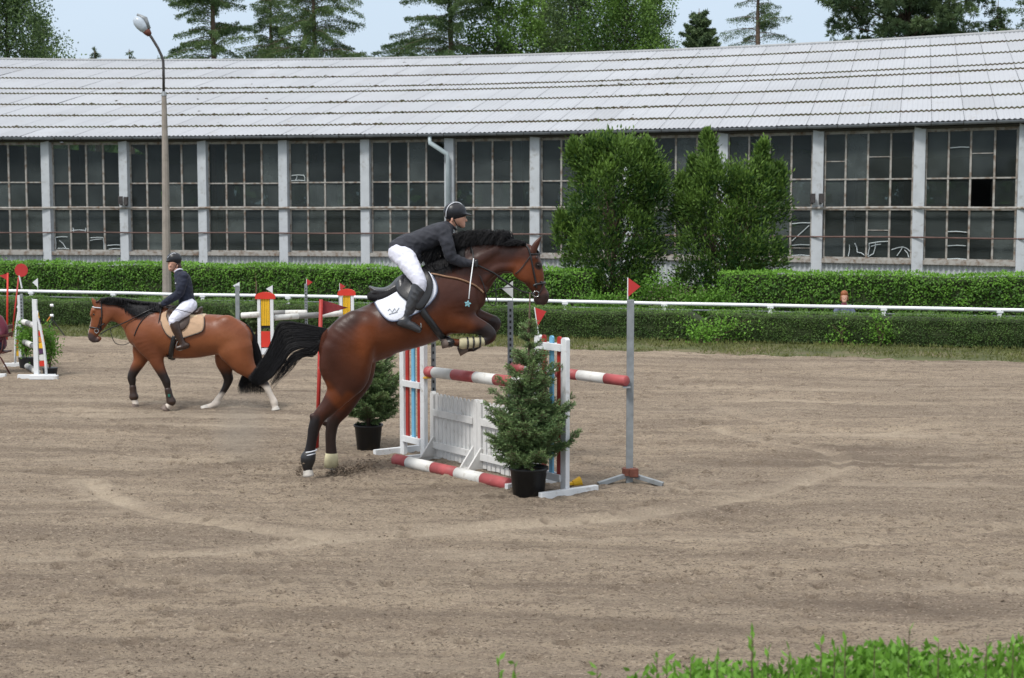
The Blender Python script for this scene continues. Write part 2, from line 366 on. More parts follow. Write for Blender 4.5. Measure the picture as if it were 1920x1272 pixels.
# ------------------------------------------------------------------ ground and arena sand
def ground_mats():
    m = bpy.data.materials.new('arena_sand'); m.use_nodes = True; t = m.node_tree; N = t.nodes; L = t.links
    b = N['Principled BSDF']; b.inputs['Roughness'].default_value = .95; b.inputs['Specular IOR Level'].default_value = .15
    geo = N.new('ShaderNodeNewGeometry'); P_ = geo.outputs['Position']
    def noise(sc, det=5, stretch=None, rough=.55):
        v = P_
        if stretch:
            mp = N.new('ShaderNodeMapping'); mp.inputs['Scale'].default_value = stretch; mp.inputs['Rotation'].default_value = (0, 0, .12); L.new(P_, mp.inputs[0]); v = mp.outputs[0]
        n = N.new('ShaderNodeTexNoise'); n.inputs['Scale'].default_value = sc; n.inputs['Detail'].default_value = det; n.inputs['Roughness'].default_value = rough
        L.new(v, n.inputs['Vector']); return n.outputs['Fac']
    def ramp(f, a, b_, c0=(0, 0, 0, 1), c1=(1, 1, 1, 1)):
        r = N.new('ShaderNodeValToRGB'); r.color_ramp.elements[0].position = a; r.color_ramp.elements[1].position = b_
        r.color_ramp.elements[0].color = c0; r.color_ramp.elements[1].color = c1; L.new(f, r.inputs[0]); return r.outputs[0]
    def mixc(f, A, B, blend='MIX'):
        x = N.new('ShaderNodeMix'); x.data_type = 'RGBA'; x.blend_type = blend
        for key, val in (('A', A), ('B', B)):
            if isinstance(val, tuple): x.inputs[key].default_value = (*val, 1)
            else: L.new(val, x.inputs[key])
        if isinstance(f, float): x.inputs['Factor'].default_value = f
        else: L.new(f, x.inputs['Factor'])
        return x.outputs['Result']
    c = mixc(ramp(noise(.35, 4, (.5, 1.3, 1)), .35, .65), (.385, .312, .232), (.318, .260, .198))
    c = mixc(ramp(noise(1.0, 6, (.35, 1.8, 1), .65), .46, .72), c, (.185, .145, .112))
    c = mixc(ramp(noise(2.2, 7, (.30, 2.4, 1), .72), .50, .64), c, (.245, .195, .150))
    c = mixc(ramp(noise(5, 6, (.45, 1.6, 1), .7), .55, .68), c, (.19, .15, .115))
    c = mixc(ramp(noise(15, 5, (.6, 1.3, 1), .65), .53, .66), c, (.215, .168, .130))
    c = mixc(ramp(noise(58, 3, (.7, 1.2, 1)), .55, .66), c, (.105, .082, .064))
    c = mixc(ramp(noise(44, 3, (.7, 1.2, 1)), .57, .70), c, (.45, .372, .29))
    a = N.new('ShaderNodeAttribute'); a.attribute_name = 'track'          # dry compacted wheel and hoof lines
    c = mixc(a.outputs['Fac'], c, (.52, .435, .335))
    a2 = N.new('ShaderNodeAttribute'); a2.attribute_name = 'dark_sand'  # darker sand at set patches, inside hoof prints and along streaks
    c = mixc(a2.outputs['Fac'], c, (.13, .10, .078))
    L.new(c, b.inputs['Base Color'])
    add = N.new('ShaderNodeMath'); add.operation = 'ADD'
    mu = N.new('ShaderNodeMath'); mu.operation = 'MULTIPLY'; mu.inputs[1].default_value = .5; L.new(noise(90, 4), mu.inputs[0])
    L.new(noise(22, 7, None, .7), add.inputs[0]); L.new(mu.outputs[0], add.inputs[1])
    bp = N.new('ShaderNodeBump'); bp.inputs['Strength'].default_value = 1.0; bp.inputs['Distance'].default_value = .05
    L.new(add.outputs[0], bp.inputs['Height']); L.new(bp.outputs[0], b.inputs['Normal'])
    return m
M['sand'] = ground_mats()
M['earth'] = mat('grassy_earth', (.075, .085, .030), .95, .3, .8, .5, 14, dirt=(.17, .13, .085), dirt_amt=.5, dscale=.7)

mb = MB(); mb.add([(-900, -200, -.035), (900, -200, -.035), (900, 1600, -.035), (-900, 1600, -.035)], [(0, 1, 2, 3)])
tag(mb.build('ground', M['earth']), kind='structure')

eA, eB = G(0, 629), G(1920, 681)                       # far edge of the sand
ed = (eB-eA)/np.linalg.norm(eB-eA)
def edge_y(x): return eA[1]+(x-eA[0])*ed[1]/ed[0]+ (noise1(x*.9+50, 3)-.5)*.5+(noise1(x*4+50, 4)-.5)*.22
nu, nv = 980, 900
u = np.linspace(-1, 1, nu); u = np.sign(u)*(.42*np.abs(u)+.55*np.abs(u)**4)
vv = np.linspace(0, 1, nv)
X = u[:, None]*(np.ones(nv)[None]*0+(7.0*(34/7.0)**vv)[None]+1.5)
ey = edge_y(X)
yb = 6.0*(33/6.0)**vv
Y = np.minimum(yb[None]*np.ones((nu, 1)), ey-.0)
for_col = ey/33.0
Y = 6.0*((ey/6.0)**vv[None])
Zz = np.zeros_like(X)
for sx, sy, am, sd_ in ((.5, 1.3, .05, 1), (1.3, 3.5, .025, 2), (4, 7, .016, 3), (9, 14, .016, 4), (22, 26, .014, 5), (45, 50, .008, 6)):
    Zz += (noise2(X*sx+300, Y*sy+300, sd_)-.5)*am
Zz += np.sin((Y+X*.16+noise2(X*.3+90, Y*.3+90, 8)*2.2)*2*math.pi/.55)*.006*noise2(X*.25+40, Y*.4+40, 9)
def polyl(pts): return np.array([G(*p)[:2] for p in pts])
def dist_poly(pl):
    pl = catmull(np.c_[pl, np.zeros(len(pl))], 6)[:, :2]; d = np.full(X.shape, 9.0); tt = np.zeros_like(X)
    for i in range(len(pl)-1):
        a, b = pl[i], pl[i+1]; e = b-a; LL = e@e
        t = np.clip(((X-a[0])*e[0]+(Y-a[1])*e[1])/LL, 0, 1)
        dd = np.hypot(X-a[0]-t*e[0], Y-a[1]-t*e[1]); d = np.minimum(d, dd)
    return d
track = np.zeros_like(X); dark_sand = np.zeros_like(X)
tracks = [([(165, 905), (185, 925), (235, 950), (320, 975), (410, 990), (520, 1003), (600, 1012)], .09, .95),
          ([(1345, 805), (1390, 825), (1470, 838), (1540, 848), (1570, 865), (1560, 890), (1500, 912), (1400, 936), (1290, 958), (1150, 976), (980, 990), (760, 1004), (600, 1020), (430, 1040), (250, 1050), (60, 1056)], .10, .85),
          ([(1530, 1028), (1680, 1018), (1860, 996), (1960, 975)], .08, .5),
          ([(0, 1052), (120, 1046), (230, 1050)], .08, .4),
          ([(1350, 770), (1420, 790), (1500, 800), (1640, 812), (1780, 800)], .1, .3),
          ([(240, 1108), (330, 1106), (420, 1103)], .07, .4), ([(840, 1132), (900, 1126), (1000, 1122)], .06, .4)]
for pl, wd, st in tracks:
    d = dist_poly(polyl(pl)); fade = .35+.9*noise2(X*1.7+20, Y*1.7+70, 21)
    wd2 = wd*(1.2+1.6*noise2(X*1.1+9, Y*1.1+3, 22)); track = np.maximum(track, np.clip(1-d/wd2, 0, 1)**.7*st*.72*np.clip(fade, 0, 1))
    Zz += -.022*np.exp(-(d/wd)**2)+.020*np.exp(-((d-wd*1.7)/wd)**2)
for (cx_, cy_, rx, ry, am) in ((650, 882, .38, .12, .9), (450, 893, .5, .16, .6), (330, 878, .6, .12, .6), (60, 886, .9, .08, .7), (215, 1047, .25, .05, .7), (515, 1098, .35, .06, .6), (880, 1082, .4, .05, .3),
                               (950, 938, .7, .12, .7), (1010, 950, .5, .15, .5), (620, 895, .35, .1, .7), (560, 905, .5, .1, .5), (700, 920, .5, .1, .4), (760, 940, .6, .12, .35), (400, 1106, .5, .06, .6),
                               (1040, 930, .3, .08, .6), (1180, 925, .35, .08, .4), (560, 1058, .3, .04, .5), (1870, 840, .4, .1, .5), (1820, 900, .5, .12, .4), (800, 1230, .6, .1, .3), (80, 1220, .8, .2, .35)):
    c = G(cx_, cy_); q = ((X-c[0])/rx)**2+((Y-c[1])/ry)**2
    e = np.exp(-q)*am; dark_sand = np.maximum(dark_sand, e*np.clip(noise2(X*9+11, Y*14+17, 31)*2.4-.7, 0, 1)); Zz += e*(noise2(X*11+9, Y*13+4, 33)-.45)*.07
# hoof prints
def pits(cs, rad, dep, thr, seed, mask):
    global Zz, dark_sand
    gx_, gy_ = X*cs+500, Y*cs+500; ix, iy = np.floor(gx_).astype(int), np.floor(gy_).astype(int); rr_ = np.random.default_rng(seed); jx, jy, pr_ = rr_.random((512, 512)), rr_.random((512, 512)), rr_.random((512, 512))
    best = np.full(X.shape, 9.0)
    for a in (-1, 0, 1):
        for b_ in (-1, 0, 1):
            cx_, cy_ = ix+a, iy+b_; on = pr_[cx_ % 512, cy_ % 512] < thr*mask
            d = np.hypot(gx_-cx_-jx[cx_ % 512, cy_ % 512], (gy_-cy_-jy[cx_ % 512, cy_ % 512])*.9)/cs; best = np.where(on, np.minimum(best, d), best)
    Zz += -dep*np.exp(-(best/rad)**4)+dep*.7*np.exp(-((best-rad*1.5)/(rad*.45))**2); dark_sand = np.maximum(dark_sand, .50*np.exp(-(best/rad)**4))
dm_ = np.clip(noise2(X*.45+30, Y*.9+30, 25)*2.2-.55, 0, 1)
pits(2.6, .055, .020, .62, 101, dm_); pits(4.0, .042, .014, .45, 102, np.clip(noise2(X*.6+80, Y*1.2+30, 26)*2.2-.6, 0, 1)); pits(3.1, .05, .024, .9, 103, np.exp(-((X+.9)/2.2)**2-((Y-15.2)/1.3)**2))
# long raked and ridden lines running with the track
ln = noise2(X*.22+60, (Y+X*.14)*3.1+80, 41)*.6+noise2(X*.5+10, (Y+X*.12)*7+80, 42)*.4
dark_sand = np.maximum(dark_sand, np.clip((ln-.58)*3.2, 0, .45)*np.clip(noise2(X*.8+5, Y*1.3+5, 43)*2-.4, 0, 1))
track = np.maximum(track, np.clip((.36-ln)*2.2, 0, .35)*np.clip(noise2(X*.6+35, Y*1.1+5, 44)*2-.4, 0, 1))
Zz[:, -3:] -= np.array([.0, .015, .045])[None]
v = np.stack([X, Y, Zz+.012], -1).reshape(-1, 3)
ii = np.arange(nu*nv).reshape(nu, nv)
f = np.stack([ii[:-1, :-1], ii[1:, :-1], ii[1:, 1:], ii[:-1, 1:]], -1).reshape(-1, 4)
me = npmesh('sand', v, f); attr(me, 'track', track.ravel()); attr(me, 'dark_sand', dark_sand.ravel())
tag(link('arena_sand', me, M['sand'], None, True), kind='structure')

# loose clods of sand
M['clod'] = mat('sand_clod', (.15, .115, .085), .95, .3, 3, .4)
n = 15000
cy = 8.0*(30/8.0)**(rng.random(n)**1.15); cx = (rng.random(n)*2-1)*.42*cy
kl = noise2(cx*.5+20, cy*1.6+9, 51); keep = kl > .42*rng.random(n)+.25; cx, cy = cx[keep], cy[keep]
ext = []
for (a, b, sp, k) in ((650, 885, .25, 160), (580, 900, .35, 90), (450, 893, .45, 90), (215, 1047, .2, 50), (515, 1098, .25, 60), (950, 945, .6, 130), (330, 878, .5, 90), (60, 888, .8, 80), (400, 1105, .4, 60), (1180, 925, .5, 60), (830, 880, .6, 60)):
    c = G(a, b); ext.append(np.c_[c[0]+rng.normal(size=k)*sp, c[1]+rng.normal(size=k)*sp*.45])
ext = np.concatenate(ext); cx = np.r_[cx, ext[:, 0]]; cy = np.r_[cy, ext[:, 1]]; n = len(cx)
ico = np.array([(1, 0, 0), (0, 1, 0), (-1, 0, 0), (0, -1, 0), (0, 0, 1.), (0, 0, -1.)]); icf = np.array([(0, 1, 4), (1, 2, 4), (2, 3, 4), (3, 0, 4), (1, 0, 5), (2, 1, 5), (3, 2, 5), (0, 3, 5)])
r = .0025+.0095*rng.random(n)**4
vs = ico[None]*(r[:, None, None]*(.6+.8*rng.random((n, 6, 1))))*np.array([1.3, 1, .75]); a = rng.random(n)*6.28
vs = np.stack([vs[..., 0]*np.cos(a)[:, None]-vs[..., 1]*np.sin(a)[:, None]+cx[:, None], vs[..., 0]*np.sin(a)[:, None]+vs[..., 1]*np.cos(a)[:, None]+cy[:, None], vs[..., 2]+.012+r[:, None]*.3], -1)
vs[..., 2] += (noise2(cx*9+300, cy*14+300, 4)-.5)[:, None]*.016
f = (np.arange(n)[:, None, None]*6+icf[None]).reshape(-1, 3)
tag(link('sand_clods', npmesh('clods', vs.reshape(-1, 3), f), M['clod']), 'dark loose clods of sand scattered over the whole riding arena', 'clods', kind='stuff')

# ------------------------------------------------------------------ grass verge
M['grass'] = leafmat('grass_blades', (.045, .065, .014), (.19, .20, .065), .3)
hA, hB = G(0, 607), G(1920, 653); hd = (hB-hA)/np.linalg.norm(hB-hA); hn = V(-hd[1], hd[0], 0)
if hn[1] < 0: hn = -hn
n = 60000; t = rng.random(n)*64-18; 
base = hA+hd[None]*t[:, None]; q = rng.random(n)
gy = edge_y(base[:, 0]); ps = base.copy(); ps[:, 1] = base[:, 1]*q+(gy-.15+rng.random(n)*.25)*(1-q); ps[:, 2] = -.02
pat = noise2(ps[:, 0]*.9+50, ps[:, 1]*1.4+50, 61)*.65+noise2(ps[:, 0]*3+50, ps[:, 1]*4+50, 62)*.35
keep = pat+q*.35 > .36+.25*rng.random(n); ps = ps[keep]; pat = pat[keep]; n = len(ps)
tag(cards('verge_grass', ps, rdir(n, 1.4), .05+.07*rng.random(n), .012+.01*rng.random(n), .15+.9*pat-.35*rng.random(n)+.2*rng.random(n), M['grass']), 'short patchy green grass strip between the sand and the front hedge', 'grass', kind='stuff')

# ------------------------------------------------------------------ hedges
M['hedgecore'] = mat('hedge_inner_twigs', (.022, .034, .010), 1, .4, 14, .8, 20)
M['privet'] = leafmat('privet_leaves', (.030, .090, .010), (.17, .36, .045), .3)
M['privet2'] = leafmat('fine_hedge_leaves', (.030, .068, .014), (.11, .20, .038), .25)
M['twig'] = mat('hedge_twig', (.09, .06, .04), .9, .2)
def hedge(name, a, b, thick, h, ls, dens, material, label, group=None, sprig=60, gaps=(), hvar=.04):
    a = np.array(a, float); b = np.array(b, float); a[2] = b[2] = 0; d = b-a; L = np.linalg.norm(d); d /= L; nn = V(-d[1], d[0], 0)
    if nn[1] < 0: nn = -nn
    root = empty(name, a, 0, label, 'hedge', group)
    ns = int(L/.25)+1; mb = MB(); prof = [(0, 0), (-.02, h*.45), (.02, h*.93), (thick*.15, h), (thick*.85, h), (thick-.02, h*.9), (thick, 0)]
    t_ = np.linspace(0, L, ns); rows = []
    for i, t in enumerate(t_):
        gp = 1.0
        for (g0, g1, gd) in gaps:
            if g0 < t < g1: gp = gd
        hv = 1+hvar*2*(noise1([t*.7], len(name))[0]-.5)
        rows += [tuple(d*t+nn*(p[0]+.10)+V(0, 0, max(0, (p[1]-.05)*gp*hv))) for p in prof]
    fs = [(i*7+k, i*7+k+1, (i+1)*7+k+1, (i+1)*7+k) for i in range(ns-1) for k in range(6)]+[tuple(range(7)), tuple((ns-1)*7+k for k in range(6, -1, -1))]
    mb.add(rows, fs); mb.build('inner_twigs', M['hedgecore'], root)
    # leaf shell: front face, top, back edge of top, ends
    nf = int(L*h*dens*1.35); nt_ = int(L*thick*dens*.8)
    tf = rng.random(nf)*L; zf = h*(1-rng.random(nf)**1.1); wv = (noise2(tf*2.2+7, zf*4+3, 71)-.5)*.13
    pf = d[None]*tf[:, None]+nn[None]*(wv+.02+.05*rng.random(nf))[:, None]; pf[:, 2] = zf
    tt_ = rng.random(nt_)*L; qt = rng.random(nt_)*thick
    pt = d[None]*tt_[:, None]+nn[None]*qt[:, None]; pt[:, 2] = h-.01+(noise2(tt_*2.5+9, qt*3+3, 72)-.5)*.10+.03*rng.random(nt_)
    ne = int(2*thick*h*dens); te = np.where(rng.random(ne) < .5, -.03, L+.03); qe = rng.random(ne)*thick
    pe = d[None]*te[:, None]+nn[None]*qe[:, None]; pe[:, 2] = rng.random(ne)*h
    P = np.concatenate([pf, pt, pe]); T = np.concatenate([tf, tt_, te])
    hv = 1+hvar*2*(noise1(T*.7, len(name))-.5)
    keep = np.ones(len(P), bool)
    for (g0, g1, gd) in gaps:
        ing = (T > g0) & (T < g1); keep &= ~(ing & (P[:, 2] > gd*h)); 
    P[:, 2] *= hv
    A = rng.normal(size=(len(P), 3))+np.concatenate([np.tile(V(0, 0, -.3), (nf, 1)), np.tile(V(0, 0, .5), (nt_, 1)), np.zeros((ne, 3))])
    U = np.concatenate([np.tile(-nn*.9+V(0, 0, .7), (nf, 1)), np.tile(-nn*.35+V(0, 0, 1.), (nt_, 1)), rng.normal(size=(ne, 3))])
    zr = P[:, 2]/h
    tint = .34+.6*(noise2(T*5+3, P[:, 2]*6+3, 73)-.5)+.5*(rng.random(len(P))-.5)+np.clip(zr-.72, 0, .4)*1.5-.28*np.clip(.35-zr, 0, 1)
    P, A, tint, U = P[keep], A[keep], tint[keep], U[keep]
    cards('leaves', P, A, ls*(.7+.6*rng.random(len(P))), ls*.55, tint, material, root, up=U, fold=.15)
    # uncut shoots on top
    k = int(L*sprig/10); ts = rng.random(k)*L; pp = []; aa = []
    for t in ts:
        o = d*t+nn*rng.random()*thick*.7; o[2] = h*(1+hvar*2*(noise1([t*.7], len(name))[0]-.5)); L2 = .04+.10*rng.random()**2; dr = V(*rng.normal(size=3)*.25)+V(0, 0, 1)
        for j in range(6):
            pp.append(o+dr*L2*j/5); aa.append(dr*.5+rng.normal(size=3)*.8)
    cards('shoots', pp, aa, ls*.9, ls*.4, .7+.3*rng.random(len(pp)), material, root)['kind'] = 'stuff'
    return root
# front clipped hedge along the sand
pA, pB = hA-hd*14, hB+hd*8
gx = lambda px: float(np.dot(G(px, 607+46*px/1920)-pA, hd))
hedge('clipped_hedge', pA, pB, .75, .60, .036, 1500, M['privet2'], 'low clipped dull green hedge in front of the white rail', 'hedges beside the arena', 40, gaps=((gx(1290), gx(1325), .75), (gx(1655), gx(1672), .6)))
# leafy clumps poking out of the gaps in it
def clump(px, py, w_, h_, n, label, mt='privet'):
    o = G(px, py)-hn*.12; o[2] = 0; root = empty('leafy_shrub', o, 0, label, 'shrub')
    q = rng.normal(size=(n, 3))*.55; P = q*V(w_*.55, .16, h_/2)+V(0, 0, h_*.42); P[:, 2] += (noise1(P[:, 0]*5+20, n)-.5)*.25*h_; P[:, 2] = np.abs(P[:, 2])
    cards('leaves', P, rdir(n, .4)+q*.6, .06, .04, .45+.6*rng.random(n)+q[:, 2]*.2, M[mt], root, fold=.15)
    mb = MB()
    for _ in range(7): mb.tube([(0, 0, 0), tuple(V(w_*.2, .1, h_*.5)*rng.normal(size=3)*.4+V(0, 0, h_*.3)), tuple(V(w_*.3, .1, 0)*rng.normal(size=3)+V(0, 0, h_*.8))], [.008, .006, .003], 5)
    mb.build('stem', M['twig'], root)
clump(1345, 641, 1.3, .60, 620, 'light green leafy shrub breaking out of the front hedge below the bushes')
clump(1318, 643, .5, .35, 300, 'small pale green weed clump at foot of the front hedge gap')
clump(1652, 646, .5, .60, 300, 'bright green wild shoot growing by the exposed white rail post')
clump(1580, 644, .6, .5, 140, 'yellow green shoot in the front hedge below the seated ginger person')
# back hedge, two runs
def Y_of(s): return FPX/s/math.cos(PIT)
def hz(px, s_): p = At(px, 390, Y_of(s_)); p[2] = 0; return p
s2 = lambda px: 70+8*(px-960)/960
bA, bB = hz(-140, s2(-140)), hz(1108, s2(1108))
hedge('privet_hedge', bA, bB, .9, 1.13, .078, 520, M['privet'], 'tall bright green privet hedge running from left edge to the big bushes', 'hedges beside the arena', 90, hvar=.03)
bC, bD = hz(1350, s2(1350)), hz(2060, s2(2060))
hedge('privet_hedge', bC, bD, .9, 1.14, .078, 520, M['privet'], 'bright green privet hedge behind the seated person at the right', 'hedges beside the arena', 90, hvar=.03)

# near hedge, out of focus at the bottom right
o = G(1640, 1560, 0.0); root = empty('foreground_hedge', V(1.35, 5.0, 0), 0, 'blurred bright green hedge top in the near bottom right corner', 'hedge')
n = 34000; x = rng.random(n)**.75*2.5-.95; y = (rng.random(n)-.5)*1.0
top = 1.065+.085*np.clip((x+.85)/1.0, 0, 1)+(noise2(x*3+9, y*3+9, 81)-.5)*.09; z = top-rng.random(n)**1.6*.30
P = np.stack([x, y, z], 1); keep = x+(rng.random(n)-.5)*.3 > -.82; P = P[keep]
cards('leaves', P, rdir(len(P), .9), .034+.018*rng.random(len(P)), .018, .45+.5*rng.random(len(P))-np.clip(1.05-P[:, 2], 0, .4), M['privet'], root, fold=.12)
mb = MB(); mb.box((.55, 0, .46), (2.3, .8, .92)); mb.build('inner_twigs', M['hedgecore'], root)
pp = []; aa = []; mb = MB()
for (px, py, hh) in ((935, 1240, .10), (965, 1245, .07), (1410, 1190, .17), (1412, 1200, .12), (1480, 1222, .08), (1232, 1235, .12), (1250, 1240, .1), (1540, 1210, .1), (1585, 1205, .08), (1705, 1182, .13), (1565, 1215, .08), (1640, 1210, .08), (1120, 1255, .04), (1760, 1205, .07), (1850, 1205, .08), (1900, 1210, .06), (1440, 1225, .05), (1345, 1235, .06), (1295, 1245, .06)):
    p = At(px, py, 5.0+rng.normal()*.08)-V(1.35, 5.0, 0); b0 = p-V(0, 0, hh+.15)
    mb.tube([b0, p], [.003, .0015], 5)
    for j in range(9):
        q = b0+(p-b0)*(.25+.75*j/8); pp.append(q); aa.append(V(0, 0, .9)+rng.normal(size=3)*.6)
cards('shoots', pp, aa, .042, .016, .6+.4*rng.random(len(pp)), M['privet'], root, fold=.12)['kind'] = 'stuff'; mb.build('stem', M['twig'], root)

# ------------------------------------------------------------------ white rail behind the front hedge
rr = empty('rail_fence', (0, 0, 0), 0, 'long white tubular rail fence above the front hedge', 'fence')
sr = lambda px: 75+16.5*px/1920
def railpt(px, z):
    s_ = sr(px); p = At(px, 390, Y_of(s_)); p[2] = z; return p
zr = lambda px: .725-.03*px/1920
rp_ = [railpt(px, 0)+V(0, 0, zr(px)+rng.normal()*.004) for px in range(-200, 2200, 90)]
MB().tube(rp_, .038, 10).build('top_rail', M['whiterail'], rr, True)
MB().tube([p-V(0, -.05, .135) for p in rp_], .016, 6).build('lower_rail', M['galv'], rr, True)
MB().tube([p-V(0, .05, .40) for p in rp_], .02, 6).build('bottom_rail', M['whiterail'], rr, True)
for px in (-115, 54, 209, 377, 538, 705, 880, 1060, 1247, 1447, 1661, 1880, 2100):
    p = railpt(px, 0); q = MB(); q.box(p+V(0, 0, zr(px)/2-.02), (.075, .075, zr(px)-.04)); q.box(p+V(0, 0, zr(px)-.03), (.13, .10, .07)); q.build('post', M['whiterail'], rr, bevel=.006)
MB().tube([railpt(1300, .2)-V(0, .75, 0), railpt(1392, .2)-V(0, .75, 0)], .02, 8).build('loose_rail', M['whiterail'], rr, True)

# ------------------------------------------------------------------ the long riding hall
M['roofsheet'] = mat('old_corrugated_roof_sheet', (.375, .393, .425), .8, .05, .35, .15, 20, attrib='coat', dirt=(.30, .29, .28), dirt_amt=.12, dscale=1.6)
M['moss'] = mat('moss_dirt_lap_shade', (.055, .038, .024), 1, .4, 3, .5, col2=(.05, .055, .02))
M['pillar'] = mat('blue_white_painted_pillar', (.44, .47, .50), .75, .08, 2.5, .2, 14, dirt=(.27, .27, .26), dirt_amt=.22, dscale=3.5)
M['frame'] = mat('rusty_white_window_bar', (.30, .29, .27), .75, .15, 5, .2, 20, dirt=(.14, .085, .05), dirt_amt=.5, dscale=5)
M['rustbar'] = mat('rusty_pipe', (.12, .07, .06), .7, .3, 3, .2)
M['plinth'] = mat('grey_white_corrugated_plinth', (.40, .43, .44), .75, .08, 2, .1, dirt=(.25, .24, .2), dirt_amt=.25, dscale=2.5)
M['gutter'] = mat('zinc_gutter', (.20, .22, .25), .5, .2, 3, metal=.1)
M['pipe'] = mat('pale_downpipe', (.40, .47, .50), .5, .1, 4)
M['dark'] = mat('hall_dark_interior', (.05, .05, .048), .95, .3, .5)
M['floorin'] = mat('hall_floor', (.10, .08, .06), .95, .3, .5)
def glassmat():
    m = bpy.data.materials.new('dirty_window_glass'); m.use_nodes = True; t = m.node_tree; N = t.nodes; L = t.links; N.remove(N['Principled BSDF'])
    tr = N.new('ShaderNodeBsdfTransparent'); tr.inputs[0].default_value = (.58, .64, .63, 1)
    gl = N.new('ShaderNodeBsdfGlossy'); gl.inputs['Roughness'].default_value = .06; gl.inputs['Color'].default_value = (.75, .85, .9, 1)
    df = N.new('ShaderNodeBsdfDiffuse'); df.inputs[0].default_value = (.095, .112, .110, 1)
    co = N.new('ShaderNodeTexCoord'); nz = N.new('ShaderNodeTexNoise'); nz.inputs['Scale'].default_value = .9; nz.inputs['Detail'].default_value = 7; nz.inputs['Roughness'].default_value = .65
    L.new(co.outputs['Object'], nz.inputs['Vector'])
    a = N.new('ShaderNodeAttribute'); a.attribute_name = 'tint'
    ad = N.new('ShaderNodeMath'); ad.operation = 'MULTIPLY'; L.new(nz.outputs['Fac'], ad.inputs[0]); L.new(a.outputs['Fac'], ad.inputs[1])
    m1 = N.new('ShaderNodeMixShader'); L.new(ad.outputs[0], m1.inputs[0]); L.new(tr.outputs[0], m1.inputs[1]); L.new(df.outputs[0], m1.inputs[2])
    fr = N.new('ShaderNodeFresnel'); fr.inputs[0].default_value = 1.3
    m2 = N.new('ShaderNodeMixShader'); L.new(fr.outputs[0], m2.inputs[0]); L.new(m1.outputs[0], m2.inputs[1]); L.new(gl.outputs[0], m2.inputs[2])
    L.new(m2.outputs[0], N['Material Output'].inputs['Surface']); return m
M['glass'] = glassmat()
M['broken'] = mat('white_cracked_pane_edge', (.6, .66, .68), .4, .1)
swf = lambda px: 50*(1+.118*((px-960)/960)+.055*((px-960)/960)**2)
colpx = [-505, -355, -205, -54, 92, 237, 384, 535, 688, 845, 1005, 1180, 1355, 1533, 1722, 1918, 2130]
W = [At(p, 390, Y_of(swf(p)))*V(1, 1, 0) for p in colpx]
HALL = np.array(W[9]); hall = empty('riding_hall', HALL, 0, 'long grey riding hall with corrugated roof and a wall of dark paned windows', 'building')
Wl = [p-HALL for p in W]
tw = (Wl[-1]-Wl[0]); tw /= np.linalg.norm(tw); NW = V(-tw[1], tw[0], 0)
if NW[1] < 0: NW = -NW
DW = 17.5; ZE = 5.66; ZR = 10.3
def yimg(p):
    d = np.asarray(p, float)-Cm; return CY-FPX*np.dot(d, Up)/np.dot(d, Fw)
# calibrate ridge height so that it stands where the photograph has it
ref = W[9]
lo_, hi_ = 8., 14.
for _ in range(30):
    mid = (lo_+hi_)/2
    if yimg(ref+NW*DW+V(0, 0, mid)) > 103.5: lo_ = mid
    else: hi_ = mid
ZR = mid
def roofp(base, t, dz=0.0): return base+NW*(-.45+(DW+.45)*t)+V(0, 0, ZE-.1+(ZR-ZE+.1)*t+dz)
# lap rows, read at the left pillar
lapsy = [239.5, 218, 197, 176.5, 167.5, 148, 129.5]; laps = []
for yy in lapsy:
    a_, b_ = 0., 1.
    for _ in range(30):
        m_ = (a_+b_)/2
        if yimg(roofp(W[4], m_)) > yy: a_ = m_
        else: b_ = m_
    laps.append(m_)
laps = [0.0]+laps+[1.0]
arc = np.r_[0, np.cumsum([np.linalg.norm(Wl[i+1]-Wl[i]) for i in range(len(Wl)-1)])]
Wsm = catmull(Wl, 8); arcs = np.r_[0, np.cumsum(np.linalg.norm(np.diff(Wsm, axis=0), axis=1))]
def along(l): return np.stack([np.interp(l, arcs, Wsm[:, i]) for i in range(3)], -1)
LT = arcs[-1]; PITCH = .177
pv = []; pf_ = []; pc = []; base_n = 0; mossp = []
for r_ in range(len(laps)-1):
    t0, t1 = laps[r_], laps[r_+1]; step = 1.062; off_ = 0.0
    k0 = 0; l = 0.0
    while l < LT-.2:
        l1 = min(l+step-.013, LT); q = np.linspace(l, l1, 37)
        b_ = along(q); cz = .017*np.cos((q-l)*2*math.pi/PITCH)
        tilt = rng.normal()*.006; sh = .97-.05*rng.random()**2 if rng.random() < .9 else .88
        stn = np.array((1, 1, 1.))*sh*(1-.03*rng.random())
        for tt, up_ in ((t0-.004, .065), (t1+.006, .012)):
            up2 = up_+tilt if tt < t1 else up_
            for i in range(37): pv.append(b_[i]+NW*(-.45+(DW+.45)*tt)+V(0, 0, ZE-.1+(ZR-ZE+.1)*tt+cz[i]+up2)); pc.append(stn)
        for i in range(36): pf_.append((base_n+i, base_n+i+1, base_n+37+i+1, base_n+37+i))
        base_n += 74; l += step
me = npmesh('roof', np.array(pv), np.array(pf_)); attr(me, 'coat', np.array(pc), 'FLOAT_COLOR')
roof = link('roof', me, M['roofsheet'], hall, True)
mb = MB(); q = np.linspace(0, LT, 60); bb = along(q)        # dark boarding under the sheets, and the back slope
for t0, t1, z0 in ((0.002, 1.0, -.05),):
    vs = []; 
    for i in range(60): vs += [tuple(bb[i]+NW*(-.40+(DW+.40)*t0)+V(0, 0, ZE-.19)), tuple(bb[i]+NW*DW+V(0, 0, ZR-.09)), tuple(bb[i]+NW*(2*DW+.4)+V(0, 0, ZE-.19))]
    fs = []
    for i in range(59): fs += [(3*i, 3*i+3, 3*i+4, 3*i+1), (3*i+1, 3*i+4, 3*i+5, 3*i+2)]
    mb.add(vs, fs)
mb.build('roof_boarding', M['dark'], roof)
mb = MB(); vs = []; fs = []
